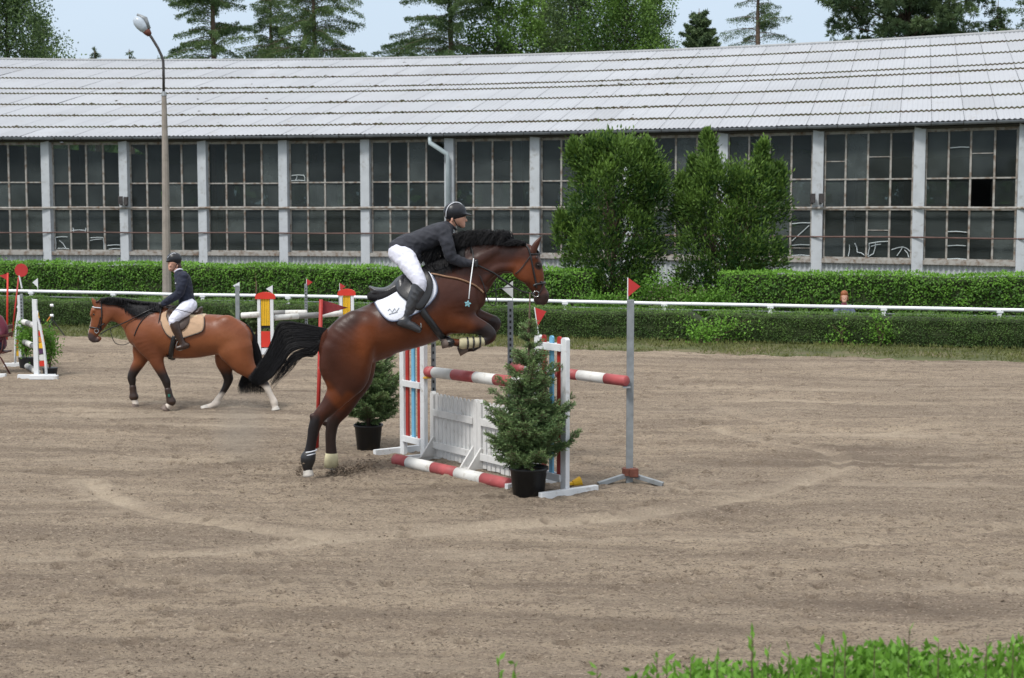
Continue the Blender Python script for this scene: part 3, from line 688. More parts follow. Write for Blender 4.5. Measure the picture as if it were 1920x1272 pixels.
for i in range(60): vs += [tuple(bb[i]+NW*DW+V(0, 0, ZR+.05)), tuple(bb[i]+NW*(2*DW+.45)+V(0, 0, ZE-.05))]
for i in range(59): fs.append((2*i, 2*i+2, 2*i+3, 2*i+1))
mb.add(vs, fs); mb.build('back_slope', M['capsheet'], roof)
mb = MB(); mb.tube([along(np.array([x]))[0]+NW*DW+V(0, 0, ZR+.03) for x in np.linspace(0, LT, 50)], .08, 8); mb.build('ridge_cap', M['capsheet'], roof, True)
# lap edges: serrated edge, moss plus painted shadow, moss cushions heavier to the left
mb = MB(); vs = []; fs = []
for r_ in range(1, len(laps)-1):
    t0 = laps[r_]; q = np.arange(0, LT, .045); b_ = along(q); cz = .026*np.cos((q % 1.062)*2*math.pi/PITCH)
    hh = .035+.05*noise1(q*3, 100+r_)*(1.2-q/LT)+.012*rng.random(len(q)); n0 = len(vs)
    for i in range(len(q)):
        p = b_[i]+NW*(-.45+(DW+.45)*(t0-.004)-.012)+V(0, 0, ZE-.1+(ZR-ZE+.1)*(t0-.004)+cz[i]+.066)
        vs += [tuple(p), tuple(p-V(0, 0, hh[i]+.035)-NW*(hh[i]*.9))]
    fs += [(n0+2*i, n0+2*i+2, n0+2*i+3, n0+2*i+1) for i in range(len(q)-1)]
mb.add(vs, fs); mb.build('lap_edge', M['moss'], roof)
n = 2600; vs = []; pl = rng.random(n)**1.6*LT*.75; rw = rng.integers(1, len(laps)-1, n); b_ = along(pl)
cl_ = noise1(pl*.9, 91); keep = cl_ > .45; pl, rw, b_ = pl[keep], rw[keep], b_[keep]; n = len(pl)
tt = np.array(laps)[rw]-rng.random(n)**2*.006+(rng.random(n) < .05)*rng.random(n)*.06
ctr = b_+NW[None]*(-.45+(DW+.45)*tt)[:, None]; ctr[:, 2] = ZE-.1+(ZR-ZE+.1)*tt+.06
r = .02+.05*rng.random(n)**3
vs = ctr[:, None]+ico[None]*(r[:, None, None])*V(1.8, .9, .7)*(.7+.6*rng.random((n, 6, 1)))
o_ = link('moss', npmesh('moss', vs.reshape(-1, 3), (np.arange(n)[:, None, None]*6+icf[None]).reshape(-1, 3)), M['moss'], roof); o_['kind'] = 'stuff'
# gutter with brackets
def half_gutter(off, z, rad):
    q = np.linspace(0, LT, 120); b_ = along(q); vs = []; fs = []; K = 8
    for i in range(120):
        for k in range(K):
            a = math.pi+math.pi*k/(K-1); vs.append(tuple(b_[i]-NW*(off-rad*math.cos(a))+V(0, 0, z+rad*math.sin(a))))
    for i in range(119):
        for k in range(K-1): fs.append((i*K+k, i*K+k+1, (i+1)*K+k+1, (i+1)*K+k))
    return MB().add(vs, fs)
gt = half_gutter(.56, ZE-.09, .10).build('gutter', M['gutter'], hall, True)
for x in np.arange(.5, LT, 1.05):
    mb = MB()
    p = along(np.array([x]))[0]-NW*.56+V(0, 0, ZE-.09)
    mb.tube([p-NW*.107*math.cos(a)+V(0, 0, -.107*math.sin(a)) for a in np.linspace(0, math.pi, 7)], .014, 5)
    mb.build('bracket', M['darksteel'], gt)
mb = MB(); mb.tube([W[6]*0+along(np.array([x]))[0]-NW*.2+V(0, 0, ZE-.20) for x in np.linspace(0, LT, 40)], .07, 4); mb.build('eaves_board', M['dark'], hall)
ZT = 5.36
for i in range(len(Wl)):
    p = Wl[i]; mb = MB(); ax = (tw, NW, V(0, 0, 1)); mb.box(p+V(0, 0, 2.78)-NW*.05, (.37, .34, 5.56), ax)
    mb.build('pillar', M['pillar'], hall, bevel=.015)
broken = {4: 'a', 13: 'b', 14: 'c', 7: 'd', 12: 'e'}
for i in range(len(Wl)-1):
    a, b = Wl[i], Wl[i+1]; d = b-a; L = np.linalg.norm(d); d /= L; ax = (d, NW, V(0, 0, 1)); a2 = a+d*.185; b2 = b-d*.185; L2 = L-.37; c = (a+b)/2
    # plinth, corrugated
    vs = []; fs = []; m_ = int(L2/.025)
    for k in range(m_+1):
        x = L2*k/m_; w_ = .03*math.cos(x*2*math.pi/.177)
        vs += [tuple(a2+d*x-NW*(.08+w_)), tuple(a2+d*x-NW*(.08+w_)+V(0, 0, .93))]
    fs = [(2*k, 2*k+2, 2*k+3, 2*k+1) for k in range(m_)]
    MB().add(vs, fs).build('plinth_panel', M['plinth'], hall, True)
    mb = MB(); mb.box(c+V(0, 0, 1.0)-NW*.09, (L2, .26, .14), ax); mb.build('window_sill', M['frame'], hall)
    mb = MB()
    for k in range(5):
        x = [.03, L2*.25, L2*.5, L2*.75, L2-.03][k]; mb.box(a2+d*(x+rng.normal()*.012)+V(0, 0, (1.07+ZT)/2), (.065 if k in (1, 2, 3) else .06, .05, ZT-1.07), ax)
    for z, hh in ((3.78+rng.normal()*.02, .05), (2.745, .05), (ZT-.02, .10), (1.10, .06)):
        mb.box(c+V(0, 0, z)-NW*.012, (L2-.01, .05, hh), ax)
    for _ in range(rng.integers(1, 4)) if i > 11 else []:
        k = rng.integers(0, 4); z = [1.45, 2.1, 4.6, 1.9][rng.integers(0, 4)]+rng.normal()*.1
        mb.box(a2+d*(L2*(k+.5)/4)+V(0, 0, z), (L2/4-.07, .03, .028), ax)
    wn = mb.build('window', M['frame'], hall)
    vs = []; fs = []; tint = []
    for k in range(4):
        for (z0, z1) in ((1.1, 1.78), (1.78, 2.74), (2.74, 3.78), (3.78, ZT)):
            if rng.random() < (.02 if i > 13 else 0): continue
            n0 = len(vs); tl = rng.normal(size=4)*.006; x0, x1 = L2*k/4+.02, L2*(k+1)/4-.02
            for j, (x, z) in enumerate(((x0, z0), (x1, z0), (x1, z1), (x0, z1))): vs.append(tuple(a2+d*x+NW*(.01+tl[j])+V(0, 0, z)))
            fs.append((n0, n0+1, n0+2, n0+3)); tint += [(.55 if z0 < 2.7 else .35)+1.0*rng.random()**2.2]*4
    me = npmesh('pane', np.array(vs), np.array(fs)); attr(me, 'tint', tint); link('pane', me, M['glass'], wn)
    if i in broken:
        mb = MB(); kd = broken[i]; Q = lambda x, z: a2+d*(L2*x)-NW*.03+V(0, 0, z)
        if kd == 'a': segs = [((.02, 1.15), (.02, 1.6)), ((.02, 1.62), (.2, 1.64)), ((.08, 1.5), (.17, 1.2)), ((.05, 1.18), (.22, 1.16)), ((.27, 1.9), (.47, 1.9)), ((.28, 2.0), (.29, 1.85)), ((.47, 2.0), (.46, 1.85)), ((.53, 1.6), (.72, 1.62)), ((.53, 1.5), (.7, 1.56)), ((.72, 1.62), (.73, 1.15)), ((.78, 1.3), (.98, 1.32)), ((.8, 1.15), (.97, 1.17))]
        elif kd == 'b': segs = [((.3, 1.15), (.31, 1.55)), ((.37, 1.6), (.4, 1.3)), ((.4, 1.3), (.48, 1.2)), ((.52, 1.2), (.53, 1.6)), ((.53, 1.6), (.74, 1.68)), ((.6, 1.6), (.58, 1.25)), ((.58, 1.25), (.52, 1.15)), ((.55, 1.5), (.66, 1.58)), ((.78, 1.4), (.9, 1.5)), ((.9, 1.5), (.98, 1.35)), ((.9, 1.5), (.84, 1.2)), ((.92, 1.4), (.97, 1.15))]
        elif kd == 'c': segs = [((.27, 1.12), (.48, 1.12)), ((.27, 1.55), (.47, 1.56)), ((.27, 2.02), (.47, 2.0)), ((.27, 4.75), (.48, 4.76))]
        elif kd == 'd': segs = [((.03, 3.85), (.22, 3.85)), ((.03, 4.05), (.2, 4.06)), ((.09, 3.87), (.11, 4.03)), ((.22, 3.85), (.2, 4.08))]
        else: segs = [((.77, 2.25), (.98, 2.28)), ((.77, 1.65), (.97, 2.2)), ((.77, 1.5), (.98, 1.52)), ((.77, 1.15), (.98, 1.15))]
        for (p0, p1) in segs: mb.tube([Q(*p0), Q((p0[0]+p1[0])/2+.008, (p0[1]+p1[1])/2+.02), Q(*p1)], .012, 5)
        mb.build('cracked_pane_edge', M['broken'], wn)
for z, r_, mt_ in ((2.80, .045, 'frame'), (1.82, .026, 'rustbar')):
    pts = [along(np.array([x]))[0]-NW*.27+V(0, 0, z+.01*math.sin(x)) for x in np.linspace(0, LT, 60)]
    MB().tube(pts, r_, 8).build('wall_pipe', M[mt_], hall, True)
# inside and the far side
mb = MB(); e0, e1 = Wl[0], Wl[-1]
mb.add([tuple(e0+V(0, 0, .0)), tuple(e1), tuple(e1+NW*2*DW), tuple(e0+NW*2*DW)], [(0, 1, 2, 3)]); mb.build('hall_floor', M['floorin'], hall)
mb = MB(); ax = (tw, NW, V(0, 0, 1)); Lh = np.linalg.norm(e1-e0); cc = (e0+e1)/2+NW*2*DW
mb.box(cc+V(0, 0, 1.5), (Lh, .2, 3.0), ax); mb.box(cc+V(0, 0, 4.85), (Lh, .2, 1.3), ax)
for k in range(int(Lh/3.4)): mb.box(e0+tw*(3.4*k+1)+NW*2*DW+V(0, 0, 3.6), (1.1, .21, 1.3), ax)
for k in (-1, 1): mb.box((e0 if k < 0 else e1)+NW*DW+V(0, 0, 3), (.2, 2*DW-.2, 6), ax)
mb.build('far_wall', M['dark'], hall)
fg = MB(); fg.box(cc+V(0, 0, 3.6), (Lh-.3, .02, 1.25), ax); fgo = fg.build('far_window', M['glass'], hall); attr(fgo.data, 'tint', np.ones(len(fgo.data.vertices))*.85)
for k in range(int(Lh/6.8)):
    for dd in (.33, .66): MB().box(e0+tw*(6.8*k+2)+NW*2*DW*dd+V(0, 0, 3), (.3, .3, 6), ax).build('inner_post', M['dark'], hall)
# downpipe
def wallp(px, py, off=.5):
    s_ = swf(px); p = At(px, py, Y_of(s_)-off); return p-HALL
MB().tube([wallp(806, 255, .55), wallp(806, 268, .55), wallp(838, 289, .45), wallp(840, 300, .35), wallp(841, 480, .35)], [.075, .09, .085, .085, .085], 10).build('downpipe', M['pipe'], hall, True)
for px, py in ((226, 376), (236, 377), (1524, 372), (1540, 372)):
    p = wallp(px, py, .45); mb = MB(); mb.box(p, (.16, .14, .32)); mb.box(p+V(0, .15, -.18), (.05, .3, .05)); mb.build('floodlight', M['darksteel'], hall, bevel=.01)
# ------------------------------------------------------------------ trees and bushes
M['birchleaf'] = leafmat('pale_green_leaves', (.050, .095, .035), (.17, .25, .085), .35)
M['ashleaf'] = leafmat('mid_green_leaves', (.040, .095, .018), (.16, .28, .050), .35)
M['larch'] = leafmat('larch_needles', (.036, .075, .032), (.13, .20, .065), .3)
M['pineleaf'] = leafmat('dark_pine_needles', (.042, .080, .036), (.14, .20, .075), .15)
M['thuja'] = leafmat('thuja_scales', (.016, .052, .012), (.150, .255, .046), .25)
M['spruce'] = leafmat('spruce_needles', (.042, .092, .040), (.22, .32, .12), .15)
def treebase(px, Y): p = At(px, 390, Y); p[2] = -.03; return p
def zat(px, py, Y): return At(px, py, Y)[2]
def broadleaf(px, Y, top, w_, label, material, n, blobs=26, zlo=5, ls=.17, tint0=.4, seed=0, streak=False, bark='greybark', name='broadleaf_tree'):
    r = np.random.default_rng(seed); o = treebase(px, Y); root = empty(name, o, 0, label, 'tree', 'trees behind the riding hall')
    mb = MB(); mb.tube([(0, 0, 0), (.1, 0, top*.3), (-.1, .1, top*.6), (.1, 0, top*.92)], [.24, .19, .12, .03], 8)
    C = []; zs = r.random(blobs)
    for i in range(blobs):
        z = zlo+(top-zlo)*(i+.5)/blobs; k = (z-zlo)/(top-zlo); rad = w_*(.55+.45*math.sin(min(1, k*1.2)*math.pi*.75))*(1-.72*max(0, k-.55)/.45)
        a = i*2.4+r.normal()*.4; q = rad*(.35+.65*r.random()); c = V(math.cos(a)*q, math.sin(a)*q*.8, z); C.append((c, rad*.38+.30))
        mb.tube([(0, 0, z-1.2-.15*q), c*V(.5, .5, 1)-V(0, 0, .5), c+V(0, 0, .2)], [.07, .045, .012], 5)
    mb.build('trunk', M[bark], root, True)
    P = []; T = []; per = int(n*1.5)//blobs
    for c, rr_ in C:
        m_ = int(per*.9); sub = r.normal(size=(14, 3))*rr_*.62*V(1, 1, .85)
        s_i = r.integers(0, 14, m_); p = c+sub[s_i]+r.normal(size=(m_, 3))*rr_*.24
        if streak: p[:, 2] -= np.abs(r.normal(size=m_))*rr_*.6
        P.append(p); T.append(tint0+.08+.22*r.normal()+.12*(p[:, 2]-c[2])/rr_+.16*r.normal(size=m_)+(r.normal(size=14)*.14)[s_i])
    P = np.concatenate(P); T = np.concatenate(T)
    A = rng.normal(size=P.shape)+V(0, 0, -.5)
    cards('crown', P, A, ls*(.7+.6*rng.random(len(P))), ls*.6, T, material, root, fold=.1)
    return root
def conifer(px, Y, top, w_, label, material, dens=1.0, zlo=5, seed=0, droop=.5, whorl=.7, name='larch_tree', ls=.12, tint0=.4, sparse=1.0, up=0.0):
    r = np.random.default_rng(seed); o = treebase(px, Y); root = empty(name, o, 0, label, 'tree', 'trees behind the riding hall')
    tk = MB(); tk.tube([(0, 0, 0), (.08, 0, top*.5), (0, .05, top*.8), (.03, 0, top)], [.26, .19, .10, .015], 8)
    P = []; A = []; T = []; z = zlo
    while z < top-.3:
        k = (z-zlo)/(top-zlo); nb = r.integers(2, 5)
        for _ in range(nb):
            if r.random() > sparse: continue
            a = r.random()*6.28; L = w_*max(1-k, 0)**.75*(.50+.60*r.random())+.25; zr0 = z; z = z+r.normal()*whorl*.6; lift = r.normal()*.16; dr = V(math.cos(a), math.sin(a), 0)
            pts = []; 
            for j in range(7):
                t = j/6; pts.append(V(0, 0, z)+dr*L*t+V(0, 0, L*(.10*math.sin(t*3)-.20*t*t*droop*2+.22*up*t+.18*t**4+lift*t)))
            tk.tube(pts, list(np.linspace(.032, .006, 7)*(.5+L/w_*.6)), 5, False)
            bt = tint0+.15*r.normal()
            m_ = int(L*80*dens)
            t = r.random(m_)**.75*.96+.04; f = t*6; j = np.minimum(f.astype(int), 5); fr = (f-j)[:, None]; pa = np.array(pts); p = pa[j]*(1-fr)+pa[j+1]*fr
            # side twigs and hanging branchlets
            sd_ = V(-dr[1], dr[0], 0); wid = .50*(1-t)*L*.5+.08; tw_ = r.integers(0, int(L*5)+3, m_); r2 = np.random.default_rng(seed+int(a*1000)); off_ = (r2.random(60)-.5)*2; hang = r2.random(60)
            q = r.random(m_); oo = off_[tw_ % 60]
            p = p+sd_[None]*(oo*wid*q)[:, None]; p[:, 2] -= q*hang[tw_ % 60]*1.25*droop*(.35+wid)+.02
            p += r.normal(size=p.shape)*.035
            P.append(p); A.append(r.normal(size=p.shape)*.7+V(0, 0, -.4)); T.append(bt+.16*r.normal(size=m_)); z = zr0
        z += whorl*.55*(.6+.5*r.random())*(1-.3*k)
    tk.build('trunk', M['bark'], root, True)
    P = np.concatenate(P); cards('crown', P, np.concatenate(A), ls*(.6+.8*rng.random(len(P))), ls*.42, np.concatenate(T), material, root)
    return root
broadleaf(22, 92, 17.5, 3.4, 'dense birch at the far left edge behind the hall roof', M['birchleaf'], 26000, 34, 7, .17, .36, 11, True)
broadleaf(88, 97, 15.2, 1.9, 'smaller birch sloping down right of the left edge birch', M['birchleaf'], 7000, 16, 8, .16, .38, 13, True)
conifer(184, 100, 13.45, .55, 'tiny lone conifer tip poking over the roof, left of the lamp', M['pineleaf'], 2.6, 9, 14, .3, .4, 'conifer_tip')
conifer(248, 100, 13.3, .9, 'pale tiny treetop over the roof, just left of the lamp arm', M['larch'], 1.0, 9.5, 15, .3, .5, 'conifer_tip', sparse=.7)
conifer(404, 90, 20.5, 3.7, 'tall larch with straight trunk just right of the lamp head', M['larch'], 3.6, 9.5, 16, .55, .62, tint0=.55, ls=.115)
conifer(592, 92, 19.5, 5.0, 'loose spreading larch above the roof, second from the left', M['larch'], 2.8, 9.5, 17, .7, .6, tint0=.6, ls=.115)
conifer(512, 98, 18.0, 3.2, 'thin dark larch standing behind between the first two larches', M['larch'], 2.4, 9.5, 31, .7, .6, tint0=.5, ls=.115)
conifer(845, 90, 19.8, 5.2, 'larch with long drooping left branches above the jumping rider', M['larch'], 3.6, 9.5, 18, .55, .62, tint0=.45, ls=.115)
broadleaf(935, 92, 18.5, 2.6, 'yellowish green ash tree just right of the drooping larch', M['ashleaf'], 20000, 30, 7, .18, .46, 19)
broadleaf(1020, 98, 20.0, 3.0, 'tall airy tree with showing trunk in the middle of the skyline', M['birchleaf'], 17000, 30, 7, .18, .42, 20)
broadleaf(1085, 95, 20.5, 3.0, 'grey green birch with pale stem, right of the airy middle tree', M['birchleaf'], 24000, 32, 7, .17, .36, 24, True)
broadleaf(1172, 93, 18.6, 2.9, 'bright green broad tree ending the middle group on the right', M['ashleaf'], 30000, 34, 7, .17, .44, 21, True)
broadleaf(1226, 97, 16.4, 1.6, 'slim green tree on the right shoulder of the middle group', M['birchleaf'], 8000, 16, 8, .16, .42, 25, True)
conifer(1306, 88, 14.35, 1.9, 'small dark pine top over the roof, left of the lone larch', M['pineleaf'], 7.5, 9, 22, .1, .42, 'pine_tree', ls=.15, tint0=.4, up=.8)
conifer(1416, 84, 17.0, 3.2, 'lone thin larch with sparse arms against open sky', M['larch'], 2.6, 6.5, 23, .6, .55, sparse=.75, tint0=.45, ls=.09)
def pine(px, Y, label, seed):
    r = np.random.default_rng(seed); o = treebase(px, Y); root = empty('pine_tree', o, 0, label, 'tree', 'trees behind the riding hall')
    tk = MB(); tk.tube([(0, 0, 0), (.1, 0, 8), (0, 0, 17)], [.3, .22, .08], 8); P = []; A = []; T = []
    for i in range(120):
        z = 10.3+7.5*r.random(); a = r.random()*6.28; L = .7+3.2*r.random()*(1.15-abs(z-13.5)/6.5); e = V(math.cos(a)*L, math.sin(a)*L, z+L*.22)
        tk.tube([(0, 0, z-.6), e*V(.5, .5, 1)-V(0, 0, .35), e], [.06, .04, .015], 5)
        for j in range(9):
            c = e+r.normal(size=3)*V(.5, .5, .22)*(.5+L*.18); m_ = 80; d = rdir(m_, .5); P.append(c+d*.10); A.append(d); T.append(np.ones(m_)*(.35+.25*r.normal()*.7)+d[:, 2]*.25)
    tk.build('trunk', M['bark'], root, True); P = np.concatenate(P)
    cards('crown', P, np.concatenate(A), .32, .06, np.concatenate(T), M['pineleaf'], root)
pine(1692, 84, 'broad dark green pine crown above the right part of the roof', 41)
conifer(1860, 84, 14.3, 3.2, 'low arching larch branch top over the roof at far right', M['larch'], 3.2, 8, 42, .8, .6, tint0=.4, ls=.12)
conifer(1975, 80, 17.5, 3.6, 'larch at the right edge reaching in with one twig', M['larch'], 2.4, 9.5, 43, .5, .6, tint0=.4, ls=.12)
# far wood that closes the view through the hall windows
n = 26000; P = np.stack([(rng.random(n)-.5)*190, 118+rng.random(n)*14, rng.random(n)*11.5], 1)
tag(cards('distant_wood', P, rdir(n), 1.2, 1.0, .3+.25*rng.normal(size=n), M['ashleaf']), 'far dark wood seen only as a green mass through the hall windows', 'wood', kind='stuff')

# two big thuja bushes in front of the hall
def thuja(px, base_y, env, tips, label, seed, n=360):
    r = np.random.default_rng(seed); Y = Y_of(69); o = At(px, 390, Y); o[2] = 0; root = empty('thuja_bush', o, 0, label, 'bush', 'thuja bushes in front of the hall')
    tk = MB(); P = []; A = []; T = []; env = np.array(env, float)
    zs = np.array([zat(960, y, Y) for y in env[:, 0]])[::-1]; s_ = 69.0
    xl = ((env[:, 1]-px)/s_)[::-1]; xr = ((env[:, 2]-px)/s_)[::-1]
    def clump_(c, outd, size, m_, tint):
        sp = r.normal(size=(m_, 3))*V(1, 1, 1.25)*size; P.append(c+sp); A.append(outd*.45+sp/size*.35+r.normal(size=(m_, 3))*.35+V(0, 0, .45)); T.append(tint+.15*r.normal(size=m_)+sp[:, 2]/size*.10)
    for i in range(n):
        z = zs[0]+(zs[-1]-zs[0])*r.random()**.9; a_, b_ = np.interp(z, zs, xl), np.interp(z, zs, xr); cx_, hw = (a_+b_)/2, (b_-a_)/2
        a = r.random()*6.28; lump = .60+.58*noise2(np.array([z*1.6+seed]), np.array([a*1.9+seed]), seed)[0]
        f = lump*(1 if r.random() < .8 else .6); outd = V(math.cos(a), math.sin(a), .5); c = V(cx_+math.cos(a)*(hw-.12)*f, math.sin(a)*max(hw*.8-.1, .05)*f, z)
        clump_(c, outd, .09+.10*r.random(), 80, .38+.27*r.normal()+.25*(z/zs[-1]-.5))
        if i % 9 == 0: tk.tube([V(cx_*.2, 0, 0), V(cx_*.6, 0, z*.5), c], [.05, .035, .01], 5)
    for tx, ty, by, rad in tips:
        t_ = At(tx, ty, Y)-o; b0 = At(tx+(px-tx)*.15, by, Y)-o; yo = r.normal()*.25; t_[1] = b0[1] = yo; H = np.linalg.norm(t_-b0)
        tk.tube([b0, b0+(t_-b0)*.8], [.03, .008], 5)
        for i in range(int(26*H*rad/.35)):
            k = r.random(); rr_ = rad*(1-k)**.75*(.4+.6*r.random()); a = r.random()*6.28
            clump_(b0+(t_-b0)*k+V(math.cos(a)*rr_, math.sin(a)*rr_, 0), V(math.cos(a)*.4, math.sin(a)*.4, 1.2), .055+.05*(1-k), 70, .50+.16*r.normal())
    P = np.concatenate(P); cards('foliage', P, np.concatenate(A), .12*(.7+.6*rng.random(len(P))), .045, np.concatenate(T), M['thuja'], root)
    tk.build('trunk', M['bark'], root, True)
thuja(1148, 575, [(272,1112,1196),(300,1072,1236),(350,1062,1248),(420,1042,1250),(470,1044,1250),(520,1062,1240),(560,1108,1226),(585,1120,1210)],
      [(1076,268,320,.42),(1108,262,320,.45),(1140,256,310,.42),(1178,262,310,.5),(1212,270,330,.45),(1240,318,380,.35),(1050,400,460,.4)],
      'left one of the two big rounded thuja bushes before the hall', 51)
thuja(1368, 590, [(318,1312,1440),(350,1282,1470),(380,1268,1478),(420,1264,1476),(500,1264,1468),(550,1286,1452),(595,1310,1430)],
      [(1327,250,340,.42),(1300,300,360,.35),(1430,268,350,.42),(1462,308,370,.35),(1385,318,370,.4),(1275,330,400,.35)],
      'right one of the two big thuja bushes, with two pointed tips', 52)
# broad leaved undergrowth at their feet
def undergrowth(px, w_, h_, n, s_, label):
    o = hz(px, s_); root = empty('leafy_shrub', o, 0, label, 'shrub'); q = rng.normal(size=(n, 3))*.5; P = q*V(w_*.55, .4, h_/2)+V(0, 0, h_*.45); P[:, 2] = np.abs(P[:, 2]+(noise1(P[:, 0]*4+20, n)-.5)*.4*h_)
    cards('leaves', P, rdir(n, .3)+q*.5, .07, .045, .2+.4*rng.random(n)+q[:, 2]*.2, M['privet'], root, fold=.15); mb = MB()
    for _ in range(6): mb.tube([(0, 0, 0), V(w_*.2, .1, 0)*rng.normal(size=3)+V(0, 0, h_*.8)], [.012, .004], 5)
    mb.build('stem', M['twig'], root)
undergrowth(1250, 1.7, .95, 2600, 72, 'dark leafy undergrowth between the two thuja bushes')
undergrowth(1330, 1.5, .8, 2200, 74, 'green bramble growing up the foot of the right thuja')
undergrowth(1140, 1.5, .7, 2000, 74, 'dark green scrub at the foot of the left thuja')

# potted spruces
def spruce(o, H, Rb_, pot_r, pot_h, label, seed, prof_=None, zlo=.12, lead=.35, nl=.026, dens=1.0, whn=13, blank=None, group='potted spruces beside the jumps'):
    r = np.random.default_rng(seed); root = empty('potted_spruce', o, 0, label, 'potted tree', group)
    p = MB(); K = 28; prof = [(pot_r*.80, 0), (pot_r*.97, pot_h*.93), (pot_r*1.04, pot_h*.93), (pot_r*1.05, pot_h), (pot_r*.98, pot_h), (pot_r*.95, pot_h*.86)]
    vs = [(a*math.cos(2*math.pi*k/K), a*math.sin(2*math.pi*k/K), z) for a, z in prof for k in range(K)]
    fs = [(i*K+k, i*K+(k+1) % K, (i+1)*K+(k+1) % K, (i+1)*K+k) for i in range(len(prof)-1) for k in range(K)]+[tuple(range(K-1, -1, -1))]
    p.add(vs, fs).build('pot', M['pot'], root, True)
    s_ = MB(); s_.add([(pot_r*.96*math.cos(6.283*k/20), pot_r*.96*math.sin(6.283*k/20), pot_h*.88) for k in range(20)], [tuple(range(20))]); s_.build('soil', M['soil'], root)
    tk = MB(); tk.tube([(0, 0, pot_h*.8), (.01, 0, H*.5), (0, .01, H-lead), (.012, 0, H)], [.026, .018, .009, .005], 7)
    P = []; A = []; T = []; z0 = pot_h+zlo; z = z0
    def twig(a, b, w_, tint):
        L = np.linalg.norm(b-a); m_ = max(8, int(L*430*dens)); t = r.random(m_)[:, None]; d = (b-a)/L
        q = r.normal(size=(m_, 3)); q -= (q@d)[:, None]*d; q /= np.linalg.norm(q, axis=1, keepdims=True)
        q[:, 2] += .25; P.append(a+(b-a)*t); A.append(q*.85+d*.75); T.append(tint+.12*r.normal(size=m_)+t[:, 0]*.18)
    i = 0
    while z < H-lead*.9:
        k = min(1., (z-z0)/(H-lead-z0)); R0 = np.interp(z, *prof_) if prof_ else Rb_*max(.06, (1-k)**.80); nb = r.integers(8, 11) if k < .42 else r.integers(5, 7)
        for j in range(nb):
            a = j*6.283/nb+i*.7+r.normal()*.3; L = R0*(.62+.55*r.random()); dr = V(math.cos(a), math.sin(a), 0)
            rise = .16+.42*k+.10*r.normal(); zz = z+r.normal()*.05; pts = [V(0, 0, zz)+dr*L*t+V(0, 0, L*(rise*t+.28*t*t)) for t in np.linspace(0, 1, 6)]
            tk.tube(pts, list(np.linspace(.009, .003, 6)), 5, False); bt = .38+.13*r.normal()
            for q in range(5): twig(pts[q], pts[q+1], .02, bt+(.15 if q == 4 else 0))
            sd_ = V(-dr[1], dr[0], 0); nt2 = int(L/.055)+1
            for q in range(nt2):
                t = .18+.8*q/nt2; f = t*5; jj = min(int(f), 4); pa = pts[jj]+(pts[jj+1]-pts[jj])*(f-jj)
                for sg in (-1, 1):
                    l2 = (.35+.25*r.random())*L*(1-t)*.95+.05; e = pa+dr*l2*.65+sd_*sg*l2*.7+V(0, 0, .02+l2*(.05+.12*r.normal()))
                    tk.tube([pa, e], [.0035, .002], 4, False); twig(pa, e, .02, bt+.06*r.normal())
                    if l2 > .16: 
                        for u_ in (.45, .7): m2 = pa+(e-pa)*u_; twig(m2, m2+dr*.07+sd_*sg*-.02+V(0, 0, .03), .02, bt)
        z += (H-lead-z0)/whn*(.8+.4*r.random())*(.75+.65*k); i += 1
    tk.tube([V(0, 0, H-lead-.05), V(.008, 0, H-lead*.5), V(.012, 0, H)], [.012, .010, .006], 6); tk.build('trunk', M['bark'], root, True)
    P = np.concatenate(P); cards('needles', P, np.concatenate(A), nl*(.7+.5*rng.random(len(P))), nl*.22, np.concatenate(T), M['spruce'], root)
    return root
def base(px, py): p = G(px, py); p[2] = .005; return p
spruce(base(991, 934), 1.99, .52, .185, .30, 'large potted spruce with bare yellow leader in front of the jump', 61, nl=.034, lead=.42, whn=14, dens=.85, zlo=.06, prof_=([.3,.42,.55,.75,.86,.97,1.15,1.3,1.5,1.68,1.8], [.40,.47,.46,.40,.24,.29,.30,.18,.11,.07,.04]))
spruce(base(691, 843), 1.16, .40, .165, .29, 'small dense potted spruce left of the jump, under the horse', 62, nl=.034, lead=.10, whn=10, dens=1.0, zlo=.08, prof_=([.3,.4,.55,.75,.9,1.02,1.1], [.30,.38,.40,.38,.26,.16,.08]))
spruce(base(482, 655), 1.35, .52, .18, .28, 'potted spruce in front of the distant yellow and red wing', 63, nl=.04, lead=.45, whn=8, dens=.7)
def pot_shrub(px, py, H, R, pr, ph, label, seed, n=1600):
    r = np.random.default_rng(seed); o = base(px, py); root = empty('potted_shrub', o, 0, label, 'potted plant', 'potted shrubs at the left jump')
    MB().tube([(0, 0, 0), (0, 0, ph)], [pr*.8, pr], 20).build('pot', M['pot'], root); tk = MB(); P = []; T = []
    for _ in range(16):
        e = V(*(r.normal(size=3)*V(R*.5, R*.5, 0)))+V(0, 0, ph+(H-ph)*(.45+.55*r.random())); tk.tube([(0, 0, ph*.9), e*V(.35, .35, .6)+V(0, 0, ph*.3), e], [.008, .006, .002], 4)
        m_ = n//16; P.append(e*V(1, 1, 1)+r.normal(size=(m_, 3))*V(R*.28, R*.28, .11)-V(0, 0, .05)); T.append(.5+.2*r.normal()+.2*r.random(m_))
    tk.build('stem', M['twig'], root); P = np.concatenate(P); cards('foliage', P, rdir(len(P), .4), .05, .022, np.concatenate(T), M['privet'], root)
pot_shrub(94, 706, .74, .17, .13, .14, 'feathery green shrub in black pot right of the left jump wing', 71)
pot_shrub(50, 691, .72, .16, .14, .19, 'green shrub in black pot behind the left jump, between its wings', 72)
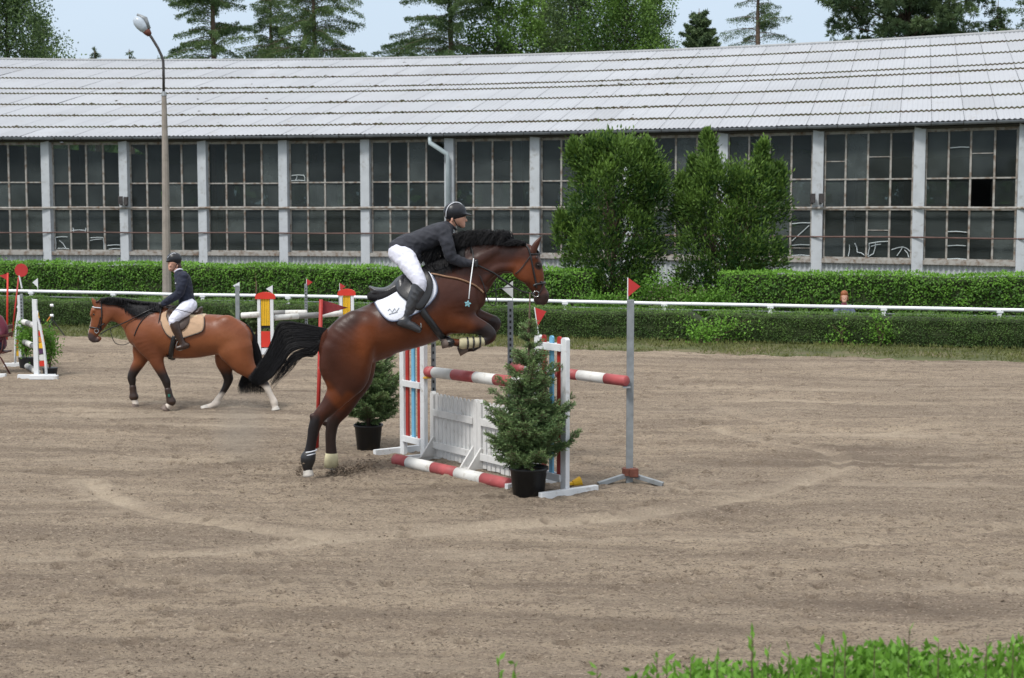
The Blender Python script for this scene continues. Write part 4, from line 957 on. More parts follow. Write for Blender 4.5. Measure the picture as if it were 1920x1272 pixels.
# ------------------------------------------------------------------ the lamp post
o = G(313, 602); sL = scl(o+V(0, 0, 3)); YL = o[1]
lp = empty('street_lamp', V(o[0], o[1], 0), 0, 'tall concrete street lamp post with curved steel arm and glass head', 'lamp post'); L0 = V(o[0], o[1], 0)
lq = lambda x, y: At(x, y, YL)-L0
MB().tube([V(0, 0, -.02), lq(313, 545), lq(310, 300), lq(307.5, 178)], [.145, .115, .085, .062], 8).build('post', M['conc'], lp, False, .01)
cap = MB().tube([lq(307.5, 180), lq(307, 172)], [.075, .045], 10).build('cap', M['galv'], lp)
MB().tube([lq(307, 176), lq(306.5, 130), lq(306, 114), lq(303, 105), lq(296, 90), lq(285, 72), lq(277, 60)], [.034]*7, 8).build('arm', M['darksteel'], lp, True)
a_, b_ = lq(281, 66), lq(253, 33); hd_ = (b_-a_); 
MB().tube([a_, a_+hd_*.12, a_+hd_*.25, a_+hd_*.3], [.06, .085, .10, .085], 10, flat=.8).build('head_housing', M['rust'], lp, True)
M['lampglass'] = mat('milky_lamp_glass', (.42, .48, .55), .25, .1)
MB().tube([a_+hd_*.24, a_+hd_*.4, a_+hd_*.6, a_+hd_*.8, a_+hd_*.95, a_+hd_*1.02], [.09, .125, .145, .135, .09, .02], 14, flat=.9).build('lamp_glass', M['lampglass'], lp, True)
MB().tube([a_+hd_*.2+V(.05, 0, .07), a_+hd_*.6+V(.11, 0, .14), a_+hd_*.98+V(.05, 0, .08)], [.05, .06, .03], 10, flat=1.2).build('hood', M['galv'], lp, True)

# ------------------------------------------------------------------ main jump
JA, JB = G(776, 858), G(1034, 924); jd = (JB-JA)/np.linalg.norm(JB-JA); jn = V(-jd[1], jd[0], 0)      # jd along the fence towards us, jn away to the right
Zu = V(0, 0, 1)
def wing(name, o, width, H, bars, label, cap_round=True):
    """ladder wing: two white uprights, red-blue-red slats, cross rails and a foot"""
    root = empty(name, o, 0, label, 'jump wing', 'striped wings of the main jump')
    for sx in (-1, 1):
        mb = MB(); w_ = .085; x = sx*(width/2-w_/2); prof = [(x-w_/2, .0), (x+w_/2, .0), (x+w_/2, H-.02), (x+w_/4, H), (x-w_/4, H), (x-w_/2, H-.02)]
        mb.prism(prof, .05, V(0, 0, 0), jd, Zu); mb.build('upright', M['white'], root, bevel=.004)
    for x, mt_ in ((-.125*width/.52, 'red'), (0, 'blue'), (.125*width/.52, 'red')):
        mb = MB(); mb.prism([(x-.027, .16), (x+.027, .16), (x+.027, H-.01), (x+.012, H+.005), (x-.012, H+.005), (x-.027, H-.01)], .022, V(0, 0, 0), jd, Zu); mb.build('slat', M[mt_], root)
    for z in bars:
        mb = MB(); mb.box(V(0, 0, z)-jn*.030, (width-.17+.02, .03, .07), (jd, jn, Zu)); mb.box(V(0, 0, z)+jn*.030, (width-.17+.02, .03, .07), (jd, jn, Zu)); mb.build('cross_rail', M['white'], root, bevel=.003)
    for sx in (-1, 1):
        mb = MB(); x = sx*(width/2-.05)
        mb.box(jd*x+V(0, 0, .045)+jd*sx*.07, (.055, .70, .075), (jd, jn, Zu))
        mb.build('foot', M['white'], root, bevel=.005)
    return root
wl = wing('jump_wing', JA*V(1, 1, 0), .52, 1.57, (1.10-.27, .20), 'white striped jump wing nearest the left potted spruce, under the horse')
wr = wing('jump_wing', JB*V(1, 1, 0), .52, 1.55, (1.45, .17), 'white striped jump wing beside the big spruce, red flag on top')
def track_(x, y0, y1, dpt, name, parent, org, wd=.05, holes=18):
    p = V(x[0], x[1], 0)
    mb = MB(); mb.box(p+V(0, 0, (y0+y1)/2), (wd, .045, y1-y0)); t = mb.build(name, M['galv'], parent)
    hb = MB()
    for k in range(holes): hb.box(p+V(0, -.0235, y0+(y1-y0)*(k+.5)/holes), (.018, .006, .03))
    hb.build('hole', M['hole'], t); return t
q = jd*.20+jn*.14; t_ = track_(q, .1, 1.56, 0, 'cup_track', wl, None)
# free metal standards behind
def standard(px, py, H, label, wd=.068, holes=True, legs=True, hs=26):
    o = G(px, py); o[2] = 0; root = empty('metal_standard', o, 0, label, 'jump post', 'grey metal jump posts')
    mb = MB(); mb.box(V(0, 0, H/2), (wd, wd*.8, H)); t = mb.build('upright', M['galv'], root, bevel=.004)
    if holes:
        hb = MB()
        for k in range(hs): hb.box(V(0, -wd*.4-.001, .12+(H-.16)*k/hs), (.020, .006, .030))
        hb.build('hole', M['hole'], t)
    if legs:
        for a in (205, -25, 90):
            d = V(math.cos(math.radians(a)), math.sin(math.radians(a)), 0); mb = MB(); mb.beam(d*.03+V(0, 0, .10), d*.36+V(0, 0, .03), .045, .045); mb.build('leg', M['galv'], root, bevel=.003)
    return root
ps_l = standard(957, 872, 1.80, 'perforated grey metal post under the horse\'s muzzle with a white pennant', .062)
ps_r = standard(1180, 909, 1.88, 'plain grey metal post standing alone at the right end of the jump', .070, False)
mb = MB(); mb.tube([V(.0, -.0, .10), V(0, 0, .17)], .075, 14); mb.build('collar', M['rust'], ps_r)
MB().box(V(.04, -.075, .135), (.09, .05, .09)).build('rusty_cup', M['rust'], ps_r, bevel=.008)
o = G(1078, 917); yc = empty('yellow_cup', V(o[0], o[1], .012), .3, 'bright yellow plastic pole cup lying behind the right wing foot', 'jump cup')
MB().tube([V(-.02, 0, .04), V(.06, 0, .06)], [.035, .055], 12).build('cup', M['yellow'], yc); MB().box(V(-.05, 0, .045), (.07, .05, .03)).build('bracket', M['yellow'], yc, bevel=.004)

def pole(name, a, b, r_, cols, label, mats, group, split=None):
    a = np.array(a, float); b = np.array(b, float); c = (a+b)/2; root = empty(name, c, 0, label, 'pole', group); L = b-a; n = len(cols) if split is None else len(split)-1
    sp_ = split or [k/n for k in range(n+1)]
    for k in range(n):
        p0, p1 = a+L*sp_[k]-c, a+L*sp_[k+1]-c; sg = []
        e0 = k == 0; e1 = k == n-1; pts = [p0, p1]; rr_ = [r_, r_]
        d = L/np.linalg.norm(L)
        if e0: pts = [p0, p0+d*.012, p1]; rr_ = [r_*.82, r_, r_]
        if e1: pts = pts[:-1]+[p1-d*.012, p1]; rr_ = rr_[:-1]+[r_, r_*.82]
        MB().tube(pts, rr_, 18).build('stripe', M[mats[cols[k]]], root, True)
    for o_ in root.children:
        o_.data.shade_smooth(); 
    return root
PM = {'r': 'polered', 'w': 'polewhite'}
def lineat(px, py, z):  # point on the sight line at height z
    return G(px, py, z)
fa = JA+jd*.27-jn*.03; fb = JB-jd*.24-jn*.03
za = At(800, 698, fa[1])[2]; fa = At(801, 697, fa[1]); fb = At(1012, 722, fb[1])
pole('striped_pole', fa, fb, .060, 'rwrwrwr', 'red and white top pole between the two striped wings', PM, 'red and white poles of the main jump', [0, .075, .26, .46, .64, .79, .92, 1])
ba = At(957, 687, G(957, 872)[1]); bb_ = At(1174, 713, G(1180, 909)[1]); ba = ba+V(.02, -.08, 0); bb_ = bb_+V(0, -.09, 0)
pole('striped_pole', ba, bb_, .055, 'rwrwr', 'red and white rear pole between the two grey metal posts', PM, 'red and white poles of the main jump', [0, .14, .42, .60, .83, 1])
ga, gb = G(741, 862, .066), G(955, 909, .066)
pole('striped_pole', ga, gb, .064, 'rwrwr', 'red and white ground pole lying on the sand in front of the pickets', PM, 'red and white poles of the main jump', [0, .13, .36, .57, .79, 1])
for root_, p in ((ps_l, ba), (ps_r, bb_)):
    lc = p-np.array(root_.location); mb = MB(); mb.box(lc+V(0, .02, -.062), (.075, .10, .012)); mb.box(lc+V(0, .075, -.02), (.06, .012, .09)); mb.build('cup', M['galv'], root_)
for root_, p in ((wl, fa), (wr, fb)):
    lc = p-np.array(root_.location); mb = MB(); mb.box(lc+V(0, 0, -.068), (.09, .09, .012)); mb.box(lc-V(0, -.05, .03), (.06, .012, .09)); mb.build('cup', M['yellow'] if root_ is wl else M['galv'], root_)
# picket panels
def picket(p0, p1, H, label, n=10):
    p0 = np.array(p0, float)*V(1, 1, 0); p1 = np.array(p1, float)*V(1, 1, 0); c = (p0+p1)/2; d = p1-p0; L = np.linalg.norm(d); d /= L; nn = V(-d[1], d[0], 0)
    root = empty('picket_panel', c, 0, label, 'picket fence', 'white picket fillers under the jump')
    for sx in (-1, 1):
        x = sx*(L/2-.035); MB().prism([(x-.035, .03), (x+.035, .03), (x+.035, H-.02), (x+.015, H+.01), (x-.015, H+.01), (x-.035, H-.02)], .05, V(0, 0, 0), d, Zu).build('post', M['picket'], root, bevel=.004)
        mb = MB(); mb.box(d*x+V(0, 0, .035), (.05, .50, .05), (d, nn, Zu)); mb.prism([(-.20, .06), (.20, .06), (.03, .28), (-.03, .28)], .025, d*x*.93, nn, Zu); mb.build('foot', M['picket'], root, bevel=.003)
    for z in (H-.22, .19): MB().box(V(0, 0, z)-nn*.028, (L-.145, .022, .075), (d, nn, Zu)).build('rail', M['picket'], root, bevel=.003)
    wd = (L-.15)/n
    for k in range(n):
        x = -L/2+.075+wd*(k+.5); h_ = H-.006*abs(math.sin(k*1.7)); z0 = .055+.012*rng.random()
        MB().prism([(x-wd*.36, z0), (x+wd*.36, z0), (x+wd*.36, h_-.03), (x+wd*.15, h_), (x-wd*.15, h_), (x-wd*.36, h_-.03)], .016, V(0, 0, 0), d, Zu).build('slat', M['picket'], root)
    return root
Lj = np.linalg.norm(JB-JA); m0 = .30
zt = lambda p, py: 0
picket(JA+jd*.30+jn*.05, JA+jd*1.22+jn*.05, .77, 'left weathered white picket panel under the top pole', 10)
picket(JA+jd*1.27+jn*.02, JA+jd*(Lj-.33)+jn*.02, .78, 'right white picket panel half hidden by the big spruce', 10)

# flags
def pennant(p, side, stick, size, label, mt_, group, lean=0.0, mat_stick='white', tall=1.0, thick=.012):
    p = np.array(p, float); root = empty('pennant', p, 0, label, 'flag', group)
    top = V(lean, 0, stick); MB().tube([V(0, 0, 0), top], thick/2, 6).build('stick', M[mat_stick], root)
    a = top-V(0, 0, 0); b = V(lean*(1-size[1]/stick), 0, stick-size[1])
    tip = (a+b)/2+V(side*size[0], -.015, size[1]*.05*tall)
    mb = MB(); N_ = V(0, 1, 0)*.003
    vs = [a-N_, b-N_, tip-N_, a+N_, b+N_, tip+N_]; mb.add(vs, [(0, 1, 2), (5, 4, 3), (0, 3, 4, 1), (1, 4, 5, 2), (2, 5, 3, 0)]); mb.build('cloth', M[mt_], root)
    return root
Yr = G(1180, 909)[1]
pennant(At(1177, 561, Yr), 1, .215, (.125, .195), 'red triangular pennant on top of the lone grey post at right', 'flagred', 'pennants on the jumps')
pr = At(1011, 637, JB[1]); pennant(pr, 1, .315, (.10, .19), 'red pennant on a white stick above the right striped wing', 'flagred', 'pennants on the jumps', -.045, tall=6)
Yl = G(957, 872)[1]; pennant(At(961, 563, Yl), -1, .205, (.115, .18), 'white pennant on the perforated post below the horse head', 'flagwhite', 'pennants on the jumps')
# big red marker flag on a red pole behind the horse
o = G(594, 842); fr_ = empty('marker_flag', V(o[0], o[1], 0), 0, 'faded red flag on tall red pole behind the jumping horse rump', 'flag'); q = lambda x, y: At(x, y, o[1])-V(o[0], o[1], 0)
MB().tube([V(0, 0, -.01), q(598, 720), q(602, 562)], .023, 10).build('pole', M['red'], fr_, True)
mb = MB(); A_, B_, T_ = q(602, 563), q(601, 592), q(653, 577); vs = []
for k in range(7):
    t = k/6; wv = .035*math.sin(t*5); a = A_+(T_-A_)*t; b = B_+(T_-B_)*t; vs += [a+V(0, wv, 0), b+V(0, wv+.01, 0), a+V(0, wv+.006, 0), b+V(0, wv+.016, 0)]
mb.add(vs, [f for k in range(6) for f in ((4*k, 4*k+1, 4*k+5, 4*k+4), (4*k+2, 4*k+6, 4*k+7, 4*k+3))]); mb.build('cloth', M['flagold'], fr_, True)

# ------------------------------------------------------------------ distant yellow and red oxer
def towerwing(px, py, w_, H, label):
    o = G(px, py); o[2] = 0; root = empty('tower_wing', o, 0, label, 'jump wing', 'yellow and red tower wings')
    for sx in (-1, 1): MB().box(V(sx*(w_/2-.03), 0, H/2), (.06, .05, H), ).build('upright', M['white'], root, bevel=.004)
    k_ = 5; wd = (w_-.14)/k_
    for k in range(k_):
        MB().box(V(-w_/2+.07+wd*(k+.5), 0, H*.5+.29), (wd*.80, .02, H-.58)).build('slat', M['yellow'], root)
    MB().box(V(0, .014, H*.5+.26), (w_-.13, .006, H-.54)).build('backing', M['hole'], root)
    n_ = 12; arcp = [(w_*.62*math.cos(math.pi*k/n_), .085*math.sin(math.pi*k/n_)) for k in range(n_+1)]
    MB().prism([(-w_*.62, -.045)]+[(x, z) for x, z in arcp[::-1]]+[(w_*.62, -.045)], .07, V(0, 0, H+.02), V(1, 0, 0), Zu).build('arched_top', M['red2'], root)
    MB().box(V(0, -.005, .32), (w_-.13, .03, .30)).build('lower_panel', M['red2'], root); 
    MB().box(V(0, 0, .09), (w_-.13, .03, .12)).build('cross_rail', M['white'], root)
    for sx in (-1, 1): MB().box(V(sx*(w_/2-.03), 0, .04), (.055, .65, .075)).build('foot', M['white'], root, bevel=.004)
    return root
M['red2'] = mat('bright_red_paint', (.55, .035, .02), .5, .1, 6)
sT = scl(G(499, 668)+V(0, 0, .8)); H1 = (668-556)/sT
towerwing(499, 668, 30/sT, H1-.02, 'yellow slatted tower wing with red arched top, behind the walking horse')
towerwing(651, 659, 28/sT, H1-.01, 'yellow slatted tower wing nearest the jumping horse\'s back')
YT = G(499, 668)[1]; YT2 = G(651, 659)[1]
ps3 = standard(447, 668, 1.34, 'grey metal post with white flag left of the tower wings', .075, False)
ps4 = standard(575, 655, 1.30, 'slim perforated grey post with red flag between the tower wings', .055, True, hs=20)
ps5 = standard(638, 655, 1.18, 'slim perforated grey post at left side of the right tower wing', .05, True, hs=18)
for px, py, s3, mt_, lb, col_, st in ((449, 546, -1, 'flagwhite', 'white pennant on the leftmost distant grey post', 447, .17), (511, 553, -1, 'flagwhite', 'white pennant beside the left tower wing red top', 511, .18),
                                  (575, 541, 1, 'flagred', 'small red pennant on the slim distant perforated post', 575, .19), (637, 549, 1, 'flagred', 'small red pennant beside the right tower wing', 637, .19)):
    Yq = {449: G(447, 668)[1], 511: YT, 575: G(575, 655)[1], 637: G(638, 655)[1]}[px]
    pennant(At(px, py, Yq), s3, st, (.12, .15), lb, mt_, 'pennants on the jumps')
M['polegrey'] = mat('grey_pole_paint', (.20, .20, .20), .5, .15, 6)
PG = {'w': 'polewhite', 'g': 'polegrey'}
pole('white_pole', At(452, 592, G(447, 668)[1]), At(487, 590, YT), .055, 'w', 'short white pole end left of the spruce by the tower wing', PG, 'white and grey poles of the distant jump')
pole('white_pole', At(515, 596, YT+.1), At(641, 588, YT2), .055, 'wgw', 'front white pole with grey middle between the tower wings', PG, 'white and grey poles of the distant jump', [0, .34, .66, 1])
pole('white_pole', At(508, 587.5, G(575, 655)[1]-.1), At(576, 586.5, G(575, 655)[1]-.07), .055, 'gw', 'rear grey and white pole running to the perforated post', PG, 'white and grey poles of the distant jump', [0, .4, 1])
pole('white_pole', At(512, 640, YT+.2), At(640, 632, YT2), .055, 'w', 'low white pole near the ground of the distant jump', PG, 'white and grey poles of the distant jump')
# thin canes behind
for px, y0, y1, lb in ((479, 512, 600, 'thin brown cane standing in the spruce by the left tower wing'), (656, 522, 560, 'thin brown cane behind the right tower wing')):
    o = G(px, 650); o[2] = 0; a = At(px, y0, o[1])-o; c_ = MB().tube([V(0, 0, 0), a*.5+V(.01, 0, 0), a], [.009, .007, .003], 5).build('cane', M['rust']); c_.location = o; tag(c_, lb, 'cane')

# ------------------------------------------------------------------ left edge jump
def ovalwing(px0, px1, py, H, label, seed, second=None):
    """white upright, curved second upright and a painted flower filling"""
    o = G(px0, py); o[2] = 0; root = empty('painted_wing', o, 0, label, 'jump wing', 'painted wings of the left jump'); s_ = scl(o+V(0, 0, .7)); wd = (px1-px0)/s_
    r = np.random.default_rng(seed); sg = 1 if wd > 0 else -1; wa = abs(wd)
    MB().box(V(0, 0, H/2), (.075, .05, H)).build('upright', M['white'], root, bevel=.004)
    pts = [V(sg*.03, 0, H*.86)]+[V(sg*wa*math.sin(t*math.pi/2)**.8, 0, H*.86*(1-t)**.9+.04*t) for t in np.linspace(.1, .85, 8)]+[V(sg*wa, 0, .05)]
    MB().tube(pts, .022, 8).build('curved_upright', M['white'], root, True)
    cols = ['red2', 'yellow', 'picket', 'orange', 'violet']
    for k in range(9):
        t = k/9; z = H*(.12+.68*(1-t)); w2 = wa*min(1, .45+1.1*t)*.98
        MB().prism([(sg*.05, z-.045), (sg*(.05+w2*.45), z-.06+.03*r.random()), (sg*w2, z-.04), (sg*w2*.9, z+.045), (sg*(.05+w2*.4), z+.05), (sg*.05, z+.04)], .012, V(0, 0, 0), V(1, 0, 0), Zu).build('painted_board', M[cols[(k*3+seed) % 5]], root)
    MB().box(V(sg*wa*.7, .16, .035), (.30, .06, .06)).build('foot', M['white'], root, bevel=.004)
    MB().box(V(0, -.0, .04), (.62, .06, .07), ).build('foot', M['white'], root, bevel=.004)
    return root
M['orange'] = mat('orange_paint', (.55, .20, .03), .5, .15, 6); M['violet'] = mat('dark_violet_paint', (.08, .03, .09), .5, .15, 6)
ovalwing(69, 87, 711, 1.31, 'nearer white painted wing with orange and red boards, white flag', 1)
ovalwing(41, 29, 689, 1.27, 'farther painted wing with perforated strip under the red disc', 2)
o2 = G(41, 689); MB
pf2 = standard(44, 690, 1.30, 'perforated post of the left jump below the red disc', .05, True, False, 20)
Y3 = G(70, 711)[1]; pennant(At(71, 545, Y3), -1, .20, (.08, .15), 'white pennant on the near painted wing at left', 'flagwhite', 'pennants on the jumps')
Y4 = G(44, 690)[1]; dk = empty('disc_sign', At(41, 541, Y4), 0, 'round red disc on short white stick over the left jump', 'sign'); q = lambda x, y: At(x, y, Y4)-At(41, 541, Y4)
MB().tube([q(41, 541), q(36, 517)], .014, 6).build('stick', M['white'], dk)
dm = MB(); c = q(40, 507); n_ = 28; rr_ = 12.3/scl(At(41, 541, Y4)); dm.prism([(rr_*math.cos(6.2832*k/n_), rr_*math.sin(6.2832*k/n_)) for k in range(n_)], .012, c, V(1, 0, 0), Zu).build('disc', M['flagred'], dk)
pole('faded_pole', At(44, 604, Y4), At(70, 612, Y3), .05, 'wgw', 'upper faded pole of the left edge jump', PG, 'faded poles of the left jump')
pole('faded_pole', At(44, 641, Y4), At(70, 652, Y3), .05, 'gwg', 'middle faded pole of the left edge jump', PG, 'faded poles of the left jump')
pole('faded_pole', G(50, 686, .05), G(72, 700, .05), .05, 'wgw', 'ground pole of the left edge jump', PG, 'faded poles of the left jump')
o = G(96, 711); r3 = empty('foot_board', V(o[0]-.1, o[1]-.05, 0), 0, 'white foot boards lying across the base of the near painted wing', 'foot board')
MB().box(V(0, 0, .035), (.46, .08, .07)).build('board', M['white'], r3, bevel=.004)
o = G(2, 709); r3 = empty('foot_board', V(o[0], o[1], 0), 0, 'white board end on the ground cut by the left frame edge', 'foot board')
MB().box(V(0, 0, .035), (.16, .08, .07)).build('board', M['white'], r3, bevel=.004)
# red flag on red pole, leaning red pole
o = G(13, 640); r4 = empty('marker_flag', V(o[0], o[1], 0), 0, 'red pennant on thin red pole at the left edge of the verge', 'flag'); q = lambda x, y: At(x, y, o[1])-V(o[0], o[1], 0)
MB().tube([V(0, 0, 0), q(14.5, 512)], .020, 8).build('pole', M['red2'], r4, True)
mb = MB(); vs = [q(15, 513), q(14, 526), q(-2, 517)]; vs += [p+V(0, .008, 0) for p in vs]; mb.add(vs, [(0, 2, 1), (3, 4, 5), (0, 1, 4, 3), (1, 2, 5, 4), (2, 0, 3, 5)]); mb.build('cloth', M['flagred'], r4)
o = G(22, 634); c_ = MB().tube([V(0, 0, 0), At(35, 520, o[1]+.1)-V(o[0], o[1], 0)], .018, 8).build('leaning_pole', M['red'], None, True); c_.location = (o[0], o[1], 0); tag(c_, 'thin red pole leaning behind the left jump below the red disc', 'pole')
# timing sensor tripod
o = G(100, 632); tr = empty('tripod_sensor', V(o[0], o[1], 0), 0, 'black tripod with small white sensors by the left verge', 'tripod'); q = lambda x, y: At(x, y, o[1])-V(o[0], o[1], 0)
MB().tube([V(0, 0, .25), q(97, 575)], .012, 6).build('column', M['blackleather'], tr)
for a in (0.2, 2.3, 4.4): MB().tube([q(97, 598), V(.25*math.cos(a), .25*math.sin(a), 0)], .012, 5).build('leg', M['blackleather'], tr)
for y in (573, 592): MB().tube([q(94.5, y), q(100, y)], .032, 10).build('sensor', M['whiterail'], tr)
MB().tube([q(97, 590), q(88, 603)], .014, 5).build('strap', M['orange'], tr)
# ------------------------------------------------------------------ horses and riders
from mathutils.bvhtree import BVHTree
def coatmat(name, bump=.2):
    m = bpy.data.materials.new(name); m.use_nodes = True; t = m.node_tree; N = t.nodes; L = t.links; b = N['Principled BSDF']
    b.inputs['Roughness'].default_value = .40; b.inputs['Specular IOR Level'].default_value = .27; b.inputs['Sheen Weight'].default_value = .0
    a = N.new('ShaderNodeAttribute'); a.attribute_name = 'coat'; co = N.new('ShaderNodeTexCoord')
    n = N.new('ShaderNodeTexNoise'); n.inputs['Scale'].default_value = 5; n.inputs['Detail'].default_value = 6; L.new(co.outputs['Object'], n.inputs['Vector'])
    h = N.new('ShaderNodeHueSaturation'); mr = N.new('ShaderNodeMapRange'); mr.inputs['To Min'].default_value = .72; mr.inputs['To Max'].default_value = 1.3
    L.new(n.outputs['Fac'], mr.inputs[0]); L.new(mr.outputs[0], h.inputs['Value']); L.new(a.outputs['Color'], h.inputs['Color']); L.new(h.outputs[0], b.inputs['Base Color'])
    n2 = N.new('ShaderNodeTexNoise'); n2.inputs['Scale'].default_value = 140; n2.inputs['Detail'].default_value = 2
    n3 = N.new('ShaderNodeTexNoise'); n3.inputs['Scale'].default_value = 9; n3.inputs['Detail'].default_value = 3
    L.new(co.outputs['Object'], n2.inputs['Vector']); L.new(co.outputs['Object'], n3.inputs['Vector'])
    b1 = N.new('ShaderNodeBump'); b1.inputs['Strength'].default_value = .12; b1.inputs['Distance'].default_value = .004; L.new(n2.outputs['Fac'], b1.inputs['Height'])
    b2 = N.new('ShaderNodeBump'); b2.inputs['Strength'].default_value = bump; b2.inputs['Distance'].default_value = .03; L.new(n3.outputs['Fac'], b2.inputs['Height']); L.new(b1.outputs[0], b2.inputs['Normal'])
    L.new(b2.outputs[0], b.inputs['Normal']); return m
M['coat'] = coatmat('horse_coat')
def proj(rig, P):
    w_ = P[:, 0:1]*rig.F[None]+P[:, 1:2]*rig.Lf[None]+P[:, 2:3]*V(0, 0, 1)[None]+rig.o[None]-Cm[None]
    d = w_@Fw; return CX+FPX*(w_@Rt)/d, CY-FPX*(w_@Up)/d
def sm(a, b, x): t = np.clip((x-a)/(b-a), 0, 1); return t*t*(3-2*t)
def segd(px, py, pts):
    d = np.full(px.shape, 1e9)
    for (ax_, ay), (bx, by) in zip(pts[:-1], pts[1:]):
        e = V(bx-ax_, by-ay); t = np.clip(((px-ax_)*e[0]+(py-ay)*e[1])/(e@e), 0, 1); d = np.minimum(d, np.hypot(px-ax_-t*e[0], py-ay-t*e[1]))
    return d
def mixc(c, col, w_): return c*(1-w_[:, None])+np.array(col)[None]*w_[:, None]
class Surf:
    def __init__(s, P, F, rig): s.b = BVHTree.FromPolygons([tuple(p) for p in P.tolist()], [tuple(f) for f in F.tolist()]); s.rig = rig
    def hit(s, x, z, side):
        y0 = s.rig.near*side*1.2; h = s.b.ray_cast(Vector((x, y0, z)), Vector((0, -y0/abs(y0), 0)))
        if h[0] is None:
            n = s.b.find_nearest(Vector((x, s.rig.near*side*.25, z))); return V(*n[0]), V(*n[1])
        return V(*h[0]), V(*h[1])
    def at(s, px, py, side=1, lift=0.0, lat=24):
        p = s.rig.P(px, py, lat*1.0); h, n = s.hit(p[0], p[2], side)
        for _ in range(2):
            l2 = abs(h[1])*s.rig.s; p = s.rig.P(px, py, l2); h, n = s.hit(p[0], p[2], side)
        return h+n*lift
def drape(name, surf, poly, lift, thick, material, parent, rings=10, both=True, sub=3, puff=0.0):
    poly = np.array(poly, float); q = np.c_[poly, np.zeros(len(poly))]; q = catmull(np.r_[q, q[:1]], sub)[:-1, :2]; c = q.mean(0); n = len(q)
    obs = []
    for side in ((1, -1) if both else (1,)):
        vs = [surf.at(c[0], c[1], 1, lift+puff)]
        for r_ in range(1, rings+1):
            for p in q: a = c+(p-c)*r_/rings; vs.append(surf.at(a[0], a[1], 1, lift+puff*(1-(r_/rings)**3)))
        vs = np.array(vs)
        if side < 0: vs[:, 1] *= -1
        fs = [(0, 1+i, 1+(i+1) % n) for i in range(n)]+[(1+r_*n+i, 1+(r_+1)*n+i, 1+(r_+1)*n+(i+1) % n, 1+r_*n+(i+1) % n) for r_ in range(rings-1) for i in range(n)]
        o = MB().add(vs, fs).build(name, material, parent, True); m = o.modifiers.new('thickness', 'SOLIDIFY'); m.thickness = thick; m.offset = 0; obs.append(o)
    return obs
def strap(name, surf, pts, w_, material, parent, both=True, lift=.006, flat=.35):
    pts2 = catmull([(a, b, 0) for a, b in pts], 6)[:, :2]; p = np.array([surf.at(a, b, 1, lift) for a, b in pts2]); mb = MB()
    for side in ((1, -1) if both else (1,)):
        q = p*V(1, side, 1); mb.tube(q, w_/2, 6)
    return mb.build(name, material, parent, True)

# ================= the jumping bay
MO = G(700, 893); hdg = math.radians(9); R1 = Rig(G(700, 893), hdg, -1)
HB = [
 ([(640,656,42,0,44),(665,637,50,0,48),(695,625,51,0,46),(735,609,54,0,49),(775,592,60,0,52),(812,573,64,0,48),(843,562,57,0,42),(862,563,42,0,36)], .03),
 ([(775,535,17,0,9),(800,521,19,0,10),(830,512,24,0,14)], .10),                       # withers
 ([(628,640,20,0,16),(612,630,10,0,7)], .06),                                         # dock
 ([(840,545,58,0,32),(872,522,50,0,23),(894,501,43,0,17),(915,491,35,0,14),(936,486,29,0,13),(960,485,27,0,13),(980,481,22,0,12)], .05),
 ([(988,478,19,0,12.5),(990,496,25,0,14.5),(997,513,23,0,13),(1004,530,17,0,10.5),(1011,545,13.5,0,8.5),(1016,555,14,0,9.5),(1018,563,10,0,8.5)], .04),
 ([(1001,484,10,0,16),(1008,497,7,0,14)], .02),                                       # brow
 ([(1010,566,6,0,7),(1006,562,6,0,6)], .015),                                         # lower lip
]
for sg in (1, -1):
    HB += [
     ([(998,474,6.5,sg*9,5),(1004,461,6.5,sg*10,3.5),(1010,451,4,sg*10,3),(1014.5,444,1.5,sg*10,1.5)], .012),     # ear
     ([(977,508,17,sg*9,5),(985,517,14,sg*9,5)], .02),                                 # cheek
     ([(1022,553,5,sg*7,3)], .01),
     ([(826,548,40,sg*24,17),(850,566,40,sg*26,19),(852,592,26,sg*24,17)], .05),       # shoulder
     ([(668,612,30,sg*27,20),(650,640,40,sg*27,22),(652,672,40,sg*26,21)], .05),       # haunch
     ([(622,655,20,sg*30,14),(616,690,17,sg*30,12),(622,715,12,sg*29,10)], .025),      # hamstring
     ([(690,612,20,sg*36,13),(684,650,18,sg*37,12),(680,676,15,sg*33,11)], .03),       # stifle
     ([(862,528,26,sg*20,8),(868,556,22,sg*24,9),(852,585,19,sg*30,12)], .02),         # shoulder blade edge
     ([(832,585,20,sg*33,12),(858,600,16,sg*30,11)], .02),                             # triceps
     ([(900,545,14,sg*12,9),(896,565,14,sg*12,9)], .02),                               # breast
     ([(930,470,9,sg*9,5),(900,487,11,sg*14,6),(872,505,11,sg*18,6)], .02),            # neck muscle
     ([(960,500,9,sg*9,5),(930,505,9,sg*11,5),(905,525,10,sg*14,6)], .015),
    ]
NH = [(652,672,43,24,22),(655,700,38,25,20),(648,720,29,25,17),(634,740,22.5,25,14),(617,762,16.5,25,11.5),(600,780,13,25,10),(590,800,11.5,25,9),(585,825,9.5,25,8),(581,846,10,25,8),(577.5,859,12,25,9),(576.5,873,8.5,25,7.5),(577,880,9,25,8.5)]
FH = [(668,668,38,-24,22),(668,705,32,-24,18),(657,735,23.5,-24,14),(643,765,17,-24,12),(626,788,13,-24,10),(621,808,11,-24,8.5),(620,828,10,-24,8),(621,845,10.5,-24,8),(622,857,11,-24,9),(625,868,9,-24,8)]
NF = [(836,590,30,22,17),(855,600,25,24,16),(876,606,20,25,13),(898,613,15,25,11),(914,622,13,25,10),(919,631,11.5,25,9.5),(908,640,8.5,25,7.5),(885,643,7.5,25,7),(866,644,9,25,8),(856,643,7,25,7),(850,642,7.5,25,8)]
